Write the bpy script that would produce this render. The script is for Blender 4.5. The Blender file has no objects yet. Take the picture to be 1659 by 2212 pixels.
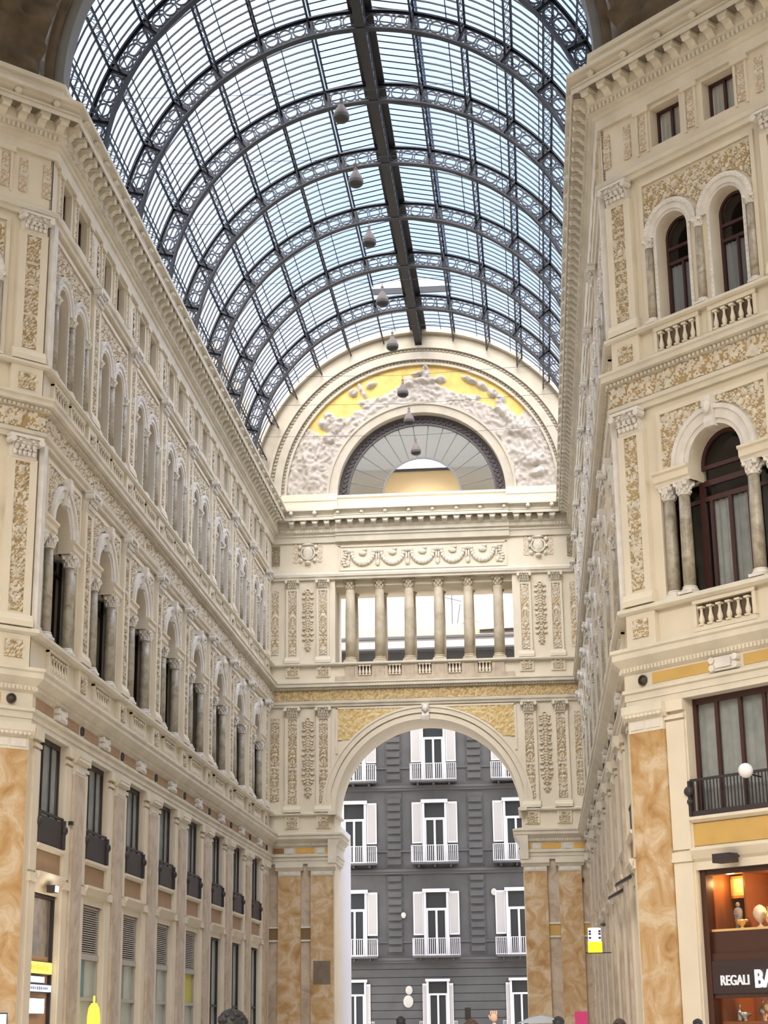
import bpy, math, random
import numpy as np
from mathutils import Matrix, Vector
S = bpy.context.scene
COL = S.collection
PI = math.pi
T22 = math.tan(math.radians(22.5))
N, D, W = 41.45, 81.16, 7.5          # near corner of the arm, end wall, half width
ZC = 27.2                            # springing height of the vault

# ------------------------------------------------------------------ camera
cam = bpy.data.cameras.new('camera'); camo = bpy.data.objects.new('camera', cam); COL.objects.link(camo)
yaw, pitch, roll = -.0855, .2910, -.0123
fwd = Vector((math.sin(yaw)*math.cos(pitch), math.cos(yaw)*math.cos(pitch), math.sin(pitch)))
rgt = Vector((math.cos(yaw), -math.sin(yaw), 0)); up = rgt.cross(fwd)
r2 = rgt*math.cos(roll)+up*math.sin(roll); u2 = -rgt*math.sin(roll)+up*math.cos(roll)
M = Matrix((r2, u2, -fwd)).transposed().to_4x4(); M.translation = Vector((5.0761, 0, 1.6))
camo.matrix_world = M
cam.sensor_fit = 'HORIZONTAL'; cam.sensor_width = 36; cam.lens = 3689.65/1659*36
cam.clip_end = 600; S.camera = camo

# ------------------------------------------------------------------ sky, daylight, exposure
w = bpy.data.worlds.new('sky'); S.world = w; w.use_nodes = True
nt = w.node_tree; bg = nt.nodes['Background']
tc = nt.nodes.new('ShaderNodeTexCoord'); nz = nt.nodes.new('ShaderNodeTexNoise'); nz.inputs['Scale'].default_value = 2.2; nz.inputs['Detail'].default_value = 3
cr = nt.nodes.new('ShaderNodeValToRGB')
cr.color_ramp.elements[0].position = .38; cr.color_ramp.elements[0].color = (.38, .545, .98, 1)
cr.color_ramp.elements[1].position = .62; cr.color_ramp.elements[1].color = (.69, .80, 1, 1)
nt.links.new(tc.outputs['Generated'], nz.inputs['Vector']); nt.links.new(nz.outputs['Fac'], cr.inputs['Fac'])
sx = nt.nodes.new('ShaderNodeSeparateXYZ'); mr = nt.nodes.new('ShaderNodeMapRange'); mr.inputs[1].default_value = .26; mr.inputs[2].default_value = .42; mr.clamp = True
mxc = nt.nodes.new('ShaderNodeMix'); mxc.data_type = 'RGBA'; mxc.inputs[6].default_value = (1, .97, .97, 1)
nt.links.new(tc.outputs['Generated'], sx.inputs[0]); nt.links.new(sx.outputs[2], mr.inputs[0]); nt.links.new(mr.outputs[0], mxc.inputs[0]); nt.links.new(cr.outputs['Color'], mxc.inputs[7]); nt.links.new(mxc.outputs[2], bg.inputs['Color']); bg.inputs['Strength'].default_value = 1.05
def sun(name, d, e, col, ang):
    l = bpy.data.lights.new(name, 'SUN'); l.energy = e; l.color = col; l.angle = math.radians(ang)
    o = bpy.data.objects.new(name, l); COL.objects.link(o); o.location = (0, 20, 60)
    o.rotation_euler = Vector(d).to_track_quat('-Z', 'Y').to_euler(); return o
sun('sun', (.06, .80, -.60), 4.4, (1, .88, .74), 40)             # hazy warm sun over the crossing, down the arm
sun('overcast_daylight', (.03, .25, -1), 7.4, (1, .96, .93), 130)
S.view_settings.view_transform = 'Standard'; S.view_settings.look = 'None'
S.view_settings.exposure = .62; S.view_settings.gamma = 1; S.view_settings.use_curve_mapping = False
S.cycles.use_adaptive_sampling = True; S.cycles.adaptive_threshold = .04; S.cycles.max_bounces = 5; S.cycles.diffuse_bounces = 3; S.cycles.glossy_bounces = 2; S.cycles.transparent_max_bounces = 8
S.cycles.transmission_bounces = 3; S.cycles.sample_clamp_indirect = 4; S.cycles.caustics_reflective = False; S.cycles.caustics_refractive = False

# ------------------------------------------------------------------ materials
def mat(name, col, rough=.7, metal=0, emit=None, es=0, var=0, vscale=1.5, col2=None, bump=0, bscale=20):
    m = bpy.data.materials.new(name); m.use_nodes = True; t = m.node_tree; b = t.nodes['Principled BSDF']
    b.inputs['Base Color'].default_value = (*col, 1); b.inputs['Roughness'].default_value = rough; b.inputs['Metallic'].default_value = metal
    if emit: b.inputs['Emission Color'].default_value = (*emit, 1); b.inputs['Emission Strength'].default_value = es
    if var or col2:
        g = t.nodes.new('ShaderNodeNewGeometry'); n = t.nodes.new('ShaderNodeTexNoise'); n.inputs['Scale'].default_value = vscale; n.inputs['Detail'].default_value = 5
        r = t.nodes.new('ShaderNodeValToRGB'); r.color_ramp.elements[0].position = .32; r.color_ramp.elements[1].position = .68
        c2 = col2 or tuple(c*(1-var) for c in col)
        r.color_ramp.elements[0].color = (*c2, 1); r.color_ramp.elements[1].color = (*col, 1)
        t.links.new(g.outputs['Position'], n.inputs['Vector']); t.links.new(n.outputs['Fac'], r.inputs['Fac']); t.links.new(r.outputs['Color'], b.inputs['Base Color'])
    if bump:
        g = t.nodes.new('ShaderNodeNewGeometry'); n = t.nodes.new('ShaderNodeTexNoise'); n.inputs['Scale'].default_value = bscale
        bp = t.nodes.new('ShaderNodeBump'); bp.inputs['Strength'].default_value = bump; bp.inputs['Distance'].default_value = .02
        t.links.new(g.outputs['Position'], n.inputs['Vector']); t.links.new(n.outputs['Fac'], bp.inputs['Height']); t.links.new(bp.outputs['Normal'], b.inputs['Normal'])
    return m
def marble(name, cols, scale=.9, dist=2.5, rough=.35):
    m = bpy.data.materials.new(name); m.use_nodes = True; t = m.node_tree; b = t.nodes['Principled BSDF']; b.inputs['Roughness'].default_value = rough
    g = t.nodes.new('ShaderNodeNewGeometry'); n = t.nodes.new('ShaderNodeTexNoise'); n.inputs['Scale'].default_value = scale; n.inputs['Detail'].default_value = 7
    n.inputs['Roughness'].default_value = .62; n.inputs['Distortion'].default_value = dist
    r = t.nodes.new('ShaderNodeValToRGB'); el = r.color_ramp.elements
    el[0].position = .3; el[0].color = (*cols[0], 1); el[1].position = .72; el[1].color = (*cols[-1], 1)
    for i, c in enumerate(cols[1:-1]):
        e = el.new(.3+.42*(i+1)/(len(cols)-1)); e.color = (*c, 1)
    t.links.new(g.outputs['Position'], n.inputs['Vector']); t.links.new(n.outputs['Fac'], r.inputs['Fac']); t.links.new(r.outputs['Color'], b.inputs['Base Color'])
    return m
def glass(name, tint, refl=.12, frost=.0, frostcol=(.8, .9, 1)):
    m = bpy.data.materials.new(name); m.use_nodes = True; t = m.node_tree; t.nodes.clear()
    o = t.nodes.new('ShaderNodeOutputMaterial'); tr = t.nodes.new('ShaderNodeBsdfTransparent'); tr.inputs[0].default_value = (*tint, 1)
    gl = t.nodes.new('ShaderNodeBsdfGlossy'); gl.inputs['Roughness'].default_value = .08; mx = t.nodes.new('ShaderNodeMixShader'); mx.inputs[0].default_value = refl
    t.links.new(tr.outputs[0], mx.inputs[1]); t.links.new(gl.outputs[0], mx.inputs[2]); last = mx
    if frost:
        tl = t.nodes.new('ShaderNodeBsdfTranslucent'); tl.inputs[0].default_value = (*frostcol, 1); m2 = t.nodes.new('ShaderNodeMixShader'); m2.inputs[0].default_value = frost
        t.links.new(mx.outputs[0], m2.inputs[1]); t.links.new(tl.outputs[0], m2.inputs[2]); last = m2
    t.links.new(last.outputs[0], o.inputs[0]); return m
CREAM = mat('cream_stucco', (.78, .70, .55), .8, var=.10, vscale=.8)
WHITE = mat('white_stone', (.80, .76, .69), .75, var=.16, vscale=3)
CORN = mat('cornice_stone', (.76, .70, .57), .8, var=.16, vscale=1.2)
COFF2 = mat('carved_grey_band', (.50, .44, .34), .85, var=.2, vscale=6)
GAB = mat('gable_stucco', (.60, .535, .42), .85, var=.15, vscale=1.5)
COFF = mat('dark_coffer', (.24, .20, .145), .9, var=.3, vscale=5)  # darker panels on the cornice soffit between the modillions
FIG = mat('carved_stucco', (.78, .71, .58), .8, var=.2, vscale=6)
OCHRE = mat('ochre_ground', (.50, .36, .17), .85, var=.25, vscale=3)
YEL = mat('yellow_panel', (.62, .40, .12), .7, var=.12, vscale=2)
BROWN = mat('tan_panel', (.40, .26, .15), .7, var=.1, vscale=2)
GOLD = mat('gold_mosaic', (.86, .58, .14), .45, var=.25, vscale=2.5)
MARB = marble('yellow_marble', [(.36, .20, .075), (.49, .30, .125), (.56, .39, .21), (.68, .55, .38), (.50, .34, .16)], 1.3, .9)
MGREY = marble('beige_marble', [(.38, .29, .20), (.55, .45, .34), (.66, .57, .45)], 1.1, 1.5)
MCOL = marble('grey_green_marble', [(.22, .18, .12), (.38, .34, .26), (.50, .46, .36)], 2.2, 1.5)
MLOG = marble('pale_column_stone', [(.36, .30, .20), (.50, .43, .31), (.58, .51, .38)], 1.6, .6, .6)
WOOD = mat('dark_red_wood', (.055, .018, .016), .4)
IRON = mat('painted_iron', (.008, .012, .02), .5)
IRONB = mat('dark_brown_iron', (.035, .028, .03), .55)
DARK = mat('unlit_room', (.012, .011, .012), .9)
CURT = mat('grey_curtain', (.52, .55, .52), .9, var=.2, vscale=4)
CURT2 = mat('cream_blind', (.85, .82, .72), .9, var=.1)
PANE = glass('window_glass', (.78, .79, .80), .07)
ROOFG = glass('roof_glass', (.88, .92, 1.0), .02, .035, (.4, .56, .85))
DOMEG = glass('unseen_dome_glass', (.20, .205, .21), .03, .04, (.3, .3, .3))  # unseen dome and drum, tint set dark to cut daylight on the corner facades
FANG = glass('fan_glass', (.55, .56, .54), .06, .5, (.62, .60, .55))
LACE = mat('black_ironwork', (.10, .085, .085), .6)
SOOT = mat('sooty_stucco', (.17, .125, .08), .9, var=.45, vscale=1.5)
GREYB = mat('dark_grey_render', (.10, .10, .103), .85, var=.25, vscale=.8)
GREYB2 = mat('grey_mould', (.10, .10, .105), .8)
PW = mat('white_paint', (.66, .66, .70), .6)
SHUT = mat('pale_shutter', (.48, .465, .46), .7)
LAMPM = mat('lamp_enamel', (.15, .115, .095), .6)
LAMPD = mat('lamp_inside', (.05, .05, .045), .6)
FLOOR = mat('paved_marble', (.66, .59, .50), .3, var=.2, vscale=1.2)

# ------------------------------------------------------------------ mesh helpers (local frame: x along the wall, y = -outward, z up)
class MB:
    def __init__(s): s.v = []; s.f = []; s.m = []
    def add(s, vs, fs, mi=0):
        b = len(s.v); s.v += [tuple(map(float, p)) for p in vs]; s.f += [tuple(b+i for i in f) for f in fs]; s.m += [mi]*len(fs) if isinstance(mi, int) else list(mi)
    def box(s, x0, x1, o0, o1, z0, z1, mi=0):      # o = outward distance
        y0, y1 = -o1, -o0
        s.add([(x0, y0, z0), (x1, y0, z0), (x1, y1, z0), (x0, y1, z0), (x0, y0, z1), (x1, y0, z1), (x1, y1, z1), (x0, y1, z1)],
              [(0, 3, 2, 1), (4, 5, 6, 7), (0, 1, 5, 4), (1, 2, 6, 5), (2, 3, 7, 6), (3, 0, 4, 7)], mi)
    def ext(s, prof, f0, f1, mi=0, cap=True):       # prof: (o, z) list swept along x from f0(o) to f1(o)
        n = len(prof); vs = [(f0(o), -o, z) for o, z in prof]+[(f1(o), -o, z) for o, z in prof]
        fs = [(i, (i+1) % n, n+(i+1) % n, n+i) for i in range(n)]
        if cap: fs += [tuple(range(n))[::-1], tuple(range(n, 2*n))]
        s.add(vs, fs, mi)
    def plate(s, sc, half, z0, zs, r, z1, ob, of, mi=0, n=20):   # wall piece with an arched opening
        if r > 0:
            A = [(sc+r, z0)]+[(sc+r*math.cos(PI*i/n), zs+r*math.sin(PI*i/n)) for i in range(n+1)]+[(sc-r, z0)]
            O = [(sc+half, z0)]+[(sc+half, zs)]
            for i in range(1, n):
                a = PI*i/n; c, q = math.cos(a), math.sin(a); k = min(half/abs(c) if abs(c) > 1e-6 else 1e9, (z1-zs)/q)
                O.append((sc+k*c, zs+k*q))
            O += [(sc-half, zs), (sc-half, z0)]
            vs = [(x, -of, z) for x, z in A]+[(x, -of, z) for x, z in O]+[(x, -ob, z) for x, z in A]
            k = len(A); fs = []
            for i in range(k-1):
                fs.append((i, k+i, k+i+1, i+1)); fs.append((i, i+1, 2*k+i+1, 2*k+i))
            s.add(vs, fs, mi)
            ac = math.atan2(z1-zs, half)
            for sg in (1, -1):                      # corner triangles
                pi = [p for p in O if (p[0]-sc)*sg > 0]
                e = min((p for p in pi if abs(abs(p[0]-sc)-half) < 1e-6), key=lambda p: -p[1]); t = max((p for p in pi if abs(p[1]-z1) < 1e-6), key=lambda p: abs(p[0]-sc), default=None)
                if t: s.add([(e[0], -of, e[1]), (sc+sg*half, -of, z1), (t[0], -of, t[1])], [(0, 1, 2)], mi)
    def ring(s, sc, zs, r0, r1, o0, o1, a0=0, a1=180, n=24, mi=0):
        vs = []
        for i in range(n+1):
            a = math.radians(a0+(a1-a0)*i/n); c, q = math.cos(a), math.sin(a)
            vs += [(sc+r0*c, -o0, zs+r0*q), (sc+r0*c, -o1, zs+r0*q), (sc+r1*c, -o1, zs+r1*q), (sc+r1*c, -o0, zs+r1*q)]
        fs = []
        full = abs(a1-a0) >= 359.9
        for i in range(n):
            for k in range(4): fs.append((4*i+k, 4*i+(k+1) % 4, 4*i+4+(k+1) % 4, 4*i+4+k))
        if not full: fs += [(0, 1, 2, 3), tuple(4*n+k for k in (3, 2, 1, 0))]
        s.add(vs, fs, mi)
    def lathe(s, prof, cx=0, cy=0, n=16, mi=0, half=False):   # prof: (r, z)
        m = n//2+1 if half else n; vs = []
        for r, z in prof:
            for i in range(m):
                a = (PI+PI*i/(m-1)) if half else 2*PI*i/n
                vs.append((cx+r*math.cos(a), cy+r*math.sin(a), z))
        fs = []
        for j in range(len(prof)-1):
            for i in range(m-1 if half else m): fs.append((j*m+i, j*m+(i+1) % m, (j+1)*m+(i+1) % m, (j+1)*m+i))
        if prof[-1][0] > 0: fs.append(tuple((len(prof)-1)*m+i for i in range(m)))
        if prof[0][0] > 0: fs.append(tuple(range(m))[::-1])
        s.add(vs, fs, mi)
    def tube(s, a, b, r, n=6, mi=0):
        a, b = Vector(a), Vector(b); d = (b-a)
        if d.length < 1e-6: return
        q = d.to_track_quat('Z', 'Y'); vs = []
        for p in (a, b):
            for i in range(n): vs.append(p+q @ Vector((r*math.cos(2*PI*i/n), r*math.sin(2*PI*i/n), 0)))
        s.add(vs, [(i, (i+1) % n, n+(i+1) % n, n+i) for i in range(n)]+[tuple(range(n))[::-1], tuple(range(n, 2*n))], mi)
    def ball(s, c, rx, ry, rz, n=10, m=7, mi=0):
        vs = []; fs = []
        for j in range(m+1):
            t = PI*j/m
            for i in range(n):
                a = 2*PI*i/n; vs.append((c[0]+rx*math.sin(t)*math.cos(a), c[1]+ry*math.sin(t)*math.sin(a), c[2]+rz*math.cos(t)))
        for j in range(m):
            for i in range(n): fs.append((j*n+i, (j+1)*n+i, (j+1)*n+(i+1) % n, j*n+(i+1) % n))
        s.add(vs, fs, mi)
    def mesh(s, name, mats, smooth=False):
        me = bpy.data.meshes.new(name); me.from_pydata(s.v, [], s.f)
        for m in (mats if isinstance(mats, (list, tuple)) else [mats]): me.materials.append(m)
        me.polygons.foreach_set('material_index', s.m)
        if smooth: me.polygons.foreach_set('use_smooth', [True]*len(s.f))
        me.update(); return me
def link(name, data, parent=None, mw=None, loc=None, rz=None):
    o = bpy.data.objects.new(name, data); COL.objects.link(o)
    if parent: o.parent = parent
    if mw is not None: o.matrix_local = mw
    if loc is not None: o.location = loc
    if rz is not None: o.rotation_euler = (0, 0, rz)
    return o
USED = set()
def tag(o, label, cat, kind=None, group=None):
    o['label'] = label; o['category'] = cat
    if label in USED and not group: print('DUP LABEL', label)
    USED.add(label)
    if kind: o['kind'] = kind
    if group: o['group'] = group
    return o
def inst(name, me, parent, x=0, o=0, z=0, sx=1): # instance in a wall frame
    q = link(name, me, parent, loc=(x, -o, z))
    if sx != 1: q.scale = (sx, 1, 1)
    return q
def const(v): return lambda o: v
# value noise for carving
_rs = np.random.RandomState(7); _G = _rs.rand(257, 257)
def vnoise(x, y):
    xi = np.floor(x).astype(int); yi = np.floor(y).astype(int); fx = x-xi; fy = y-yi; fx = fx*fx*(3-2*fx); fy = fy*fy*(3-2*fy)
    g = lambda a, b: _G[a % 256, b % 256]
    return (g(xi, yi)*(1-fx)+g(xi+1, yi)*fx)*(1-fy)+(g(xi, yi+1)*(1-fx)+g(xi+1, yi+1)*fx)*fy
def carve(x, z, k, seed=0):
    a = vnoise(x*k+seed*13.7, z*k+5.1); b = vnoise(x*k*.5+31+seed, z*k*.5+seed*7.3)
    return np.sin((x*1.3+a*2.2)*k*1.6)*np.sin((z+b*1.7)*k*1.7)+.7*(vnoise(x*k*2.1+9, z*k*2.1+seed)-.5)
def relief_mesh(name, w, h, depth=.06, k=9, mirror=True, seed=1, mats=None, step=.04, thr=.02, mask=None, cx=0):
    nx = max(4, int(w/step)); nz_ = max(4, int(h/step))
    X, Z = np.meshgrid(np.linspace(-w/2, w/2, nx+1), np.linspace(0, h, nz_+1))
    U = np.abs(X) if mirror else X
    H = carve(U, Z, k, seed)
    R = np.clip((H-thr)*3, 0, 1); hh = depth*(R**.6)*(0.7+.3*vnoise(U*20, Z*20))
    b = MB(); vs = np.stack([X, -hh, Z], -1).reshape(-1, 3); n1 = nx+1
    fs = []; mi = []
    for j in range(nz_):
        for i in range(nx):
            if mask is not None and not mask(X[j, i]+cx, Z[j, i]): continue
            fs.append((j*n1+i, j*n1+i+1, (j+1)*n1+i+1, (j+1)*n1+i)); mi.append(0 if (R[j, i]+R[j+1, i+1])*.5 > .25 else 1)
    b.add(vs.tolist(), fs, mi); return b.mesh(name, mats or [FIG, OCHRE], True)

# ------------------------------------------------------------------ wall frames
def frame(name, loc, deg, label, kind='structure'):
    o = link(name, None, loc=loc, rz=math.radians(deg)); o.empty_display_size = .2; tag(o, label, 'wall', kind); return o
FR = {
 'left': dict(o=frame('wall_left', (-W, 0, 0), 90, 'long cream stucco arcade facade along the left side of the arm'), s0=lambda o: N-o*T22, s1=lambda o: D-o),
 'right': dict(o=frame('wall_right', (W, 0, 0), -90, 'long facade along the right side seen almost edge-on'), s0=lambda o: -(D-o), s1=lambda o: -(N-o*T22)),
 'end': dict(o=frame('wall_end', (0, D, 0), 0, 'end wall with great arch, columned loggia and gilded half-round top'), s0=lambda o: -(W-o), s1=lambda o: W-o),
 'cr': dict(o=frame('wall_near_right', (W, N, 0), -45, 'near right corner facade turned toward the crossing'), s0=lambda o: -o*T22, s1=lambda o: 10.6),
 'cl': dict(o=frame('wall_near_left', (-W, N, 0), 45, 'near left corner facade cut by the picture edge'), s0=lambda o: -10.6, s1=lambda o: o*T22),
}
SIDE = {'left': 'on the left wall', 'right': 'on the right wall', 'cr': 'on the near right corner facade', 'cl': 'on the near left corner facade', 'end': 'on the end wall'}
ORD = ['first', 'second', 'third', 'fourth', 'fifth', 'sixth', 'seventh', 'eighth', 'ninth', 'tenth']
BAYS = {'left': [43.75+4.72*i for i in range(8)], 'right': [-(43.75+4.72*i) for i in range(8)], 'cr': [3.08, 8.14], 'cl': [-3.08, -8.14]}
PILS = {'left': [46.11+4.72*k for k in range(8)], 'right': [-(46.11+4.72*k) for k in range(8)], 'cr': [.55, 5.61], 'cl': [-.55, -5.61]}

# profiles of the horizontal members
P_A = [(-.3, 24.5), (.10, 24.5), (.14, 24.78), (.2, 24.8), (.2, 24.93), (.3, 24.95), (.3, 25.12), (.36, 25.2), (.36, 25.52), (.72, 25.52), (.72, 25.49), (.76, 25.49), (.76, 25.6), (.71, 25.62), (.71, 25.65), (.75, 25.67), (.75, 25.71), (.6, 25.73), (.62, 25.84), (.72, 25.93), (.86, 25.95), (.86, 26.06), (.25, 26.15), (-.3, 26.15)]
P_A0 = [(-.3, 22.6), (.12, 22.6), (.14, 22.72), (.2, 22.74), (.22, 22.86), (.16, 22.9), (.05, 22.98), (-.3, 22.98)]
P_B = [(-.3, 16.28), (.1, 16.28), (.12, 16.4), (.18, 16.42), (.2, 16.52), (.1, 16.56), (.1, 17.08), (.16, 17.12), (.2, 17.2), (.35, 17.22), (.35, 17.34), (.40, 17.38), (.40, 17.44), (.05, 17.5), (-.3, 17.5)]
P_BS = [(-.3, 18.28), (.16, 18.28), (.22, 18.33), (.22, 18.40), (.1, 18.43), (-.3, 18.43)]
P_C = [(-.3, 8.84), (.13, 8.84), (.13, 8.98), (.16, 8.99), (.16, 9.14), (.22, 9.17), (.22, 9.25), (.14, 9.28), (.14, 9.62), (.2, 9.66), (.24, 9.8), (.41, 9.95), (.43, 9.97), (.43, 10.10), (.48, 10.14), (.48, 10.22), (.1, 10.28), (-.3, 10.28)]
P_CS = [(-.3, 11.1), (.16, 11.1), (.24, 11.16), (.24, 11.24), (.12, 11.3), (-.3, 11.3)]
P_BLK = [(-.2, 26.15), (.18, 26.15), (.18, 26.62), (.26, 26.68), (.26, 26.82), (.18, 26.86), (-.2, 26.86)]

def modillion():
    b = MB(); b.box(-.16, .16, .3, .68, 25.42, 25.53)
    b.ext([(.3, 25.2), (.36, 25.17), (.44, 25.22), (.5, 25.3), (.58, 25.33), (.66, 25.3), (.7, 25.36), (.68, 25.43), (.3, 25.43)], const(-.12), const(.12))
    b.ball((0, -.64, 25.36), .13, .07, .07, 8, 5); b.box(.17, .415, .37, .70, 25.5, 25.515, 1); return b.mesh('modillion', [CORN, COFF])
def lion():
    b = MB(); b.ball((0, -.72, 25.83), .11, .1, .12, 8, 6); b.ball((0, -.82, 25.79), .05, .05, .05, 6, 4); return b.mesh('lion_head', CORN)
ME_MOD, ME_LION = modillion(), lion()
def dentils(b, prof_o, z0, z1, s0, s1, pitch=.14):
    n = int((s1-s0)/pitch)
    for i in range(n): b.box(s0+i*pitch, s0+i*pitch+pitch*.55, prof_o, prof_o+.06, z0, z1)

def capital_mesh(w, h, mt=None):      # pilaster capital: flared bell, two rows of leaves, corner volutes, abacus
    b = MB(); hw = w/2; b.box(-hw*.86, hw*.86, -.1, .01, 0, h)
    b.ext([(0, 0), (.06, 0), (.08, .04*h), (.07, .1*h), (.1, .5*h), (.2, .86*h), (0, .86*h)], const(-hw*.85), const(hw*.85))
    b.box(-hw*1.12, hw*1.12, 0, .26, .87*h, h)
    for r_, (zz, k) in enumerate(((.12*h, 5), (.4*h, 4))):
        for i in range(k):
            x = -hw*.8+(i+.5)*hw*1.6/k; b.ball((x, -.11-.04*r_, zz+.12*h), hw*.16, .05, .15*h, 7, 5); b.ball((x, -.17-.04*r_, zz+.25*h), hw*.13, .04, .05*h, 6, 4)
    for sg in (-1, 1):
        b.tube((sg*hw*.98, -.02, .74*h), (sg*hw*.98, -.27, .74*h), .12*h+.02, 10); b.tube((sg*hw*.45, -.02, .78*h), (sg*hw*.45, -.22, .78*h), .07*h+.01, 8)
    b.ball((0, -.24, .9*h), hw*.18, .05, .1*h, 7, 5)
    return b.mesh('pilaster_capital', mt or WHITE)
def col_capital(r, h, mt=None):
    b = MB(); b.lathe([(r, 0), (r*1.12, .03*h), (r*1.12, .08*h), (r*1.0, .1*h), (r*1.05, .5*h), (r*1.35, .85*h), (r*1.35, .86*h)], n=14)
    for j, (zz, rr) in enumerate(((.28*h, 1.12), (.52*h, 1.22))):
        for i in range(8):
            a = 2*PI*(i+.5*j)/8; b.ball((r*rr*math.cos(a), r*rr*math.sin(a), zz), r*.24, r*.24, .17*h, 6, 5)
    for i in range(4):
        a = PI/4+PI/2*i; c, q = math.cos(a), math.sin(a)
        b.tube((r*1.45*c-q*.05, r*1.45*q+c*.05, .76*h), (r*1.45*c+q*.05, r*1.45*q-c*.05, .76*h), .13*h+.01, 8)
    e = r*1.35; b.box(-e, e, -e, e, .87*h, h); return b.mesh('column_capital', mt or WHITE)
def col_shaft(r, h, mt):
    b = MB(); b.lathe([(r, 0), (r*1.01, .3*h), (r*.97, .65*h), (r*.88, h)], n=16); return b.mesh('column_shaft', mt, True)
def col_base(r, h, mt):
    b = MB(); e = r*1.4; b.box(-e, e, -e, e, 0, .35*h); b.lathe([(r*1.35, .35*h), (r*1.42, .47*h), (r*1.35, .6*h), (r*1.15, .66*h), (r*1.15, .75*h), (r*1.24, .85*h), (r*1.15, .95*h), (r, h)], n=16)
    return b.mesh('column_base', mt)
def baluster_mesh(h, r, mt):
    b = MB(); b.box(-r, r, -r, r, 0, .08*h); b.lathe([(r*.6, .08*h), (r*.95, .2*h), (r, .34*h), (r*.6, .55*h), (r*.42, .75*h), (r*.6, .86*h), (r*.6, .9*h)], n=8); b.box(-r, r, -r, r, .9*h, h)
    return b.mesh('baluster', mt)
def pilaster_mesh(w, z0, z1, o=.15, mt=None):
    b = MB(); hw = w/2; h = z1-z0; rw = .21
    b.box(-hw, -rw, 0, o, 0, h); b.box(rw, hw, 0, o, 0, h); b.box(-rw, rw, 0, o, 0, .34); b.box(-rw, rw, 0, o, h-.1, h); b.box(-rw, rw, 0, o-.06, .34, h-.1)
    b.ext([(0, 0), (o+.08, 0), (o+.08, .14), (o+.05, .2), (o+.02, .3), (0, .3)], const(-hw-.06), const(hw+.06))
    return b.mesh('pilaster', mt or CREAM)
RW = .42
ME_CAP2, ME_CAP3 = capital_mesh(.84, .58), capital_mesh(.84, .5)
ME_P2, ME_P3 = pilaster_mesh(.84, 11.3, 15.74), pilaster_mesh(.84, 18.43, 22.12)
ME_R2 = relief_mesh('relief_panel', RW, 3.95, .075, 9, seed=1)
ME_R3 = relief_mesh('relief_panel', RW, 3.3, .07, 9.5, seed=2)
ME_RSQ = relief_mesh('square_relief', .5, .44, .06, 11, seed=3, step=.035)
ME_RA = relief_mesh('attic_relief', .24, .98, .04, 13, seed=4, step=.035, mats=[FIG, mat('rose_ground', (.60, .44, .30), .85)])
ME_C2S, ME_C2C, ME_C2B = col_shaft(.155, 2.26, MCOL), col_capital(.145, .36), col_base(.15, .2, WHITE)
ME_C3S, ME_C3C, ME_C3B = col_shaft(.11, 1.9, MCOL), col_capital(.10, .24), col_base(.11, .14, WHITE)
ME_BAL2, ME_BAL3 = baluster_mesh(.46, .07, CREAM), baluster_mesh(.5, .065, CREAM)

def disc_mesh(r, mt):
    b = MB(); b.ring(0, 0, r*.78, r, 0, .05, 0, 360, 18); b.ball((0, 0, 0), r*.74, .05, r*.74, 12, 6); return b.mesh('disc', mt)
ME_DISC = disc_mesh(.13, mat('dark_bronze', (.06, .045, .035), .5))
def cartouche(s=1):
    b = MB(); b.box(-.34*s, .34*s, 0, .1, -.16*s, .16*s); b.box(-.22*s, .22*s, .1, .15, -.1*s, .1*s)
    for sg in (-1, 1):
        b.tube((sg*.34*s, 0, .09*s), (sg*.34*s, -.15, .09*s), .08*s, 8); b.tube((sg*.34*s, 0, -.09*s), (sg*.34*s, -.15, -.09*s), .08*s, 8)
    return b.mesh('cartouche', WHITE)
ME_CART = cartouche()

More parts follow.
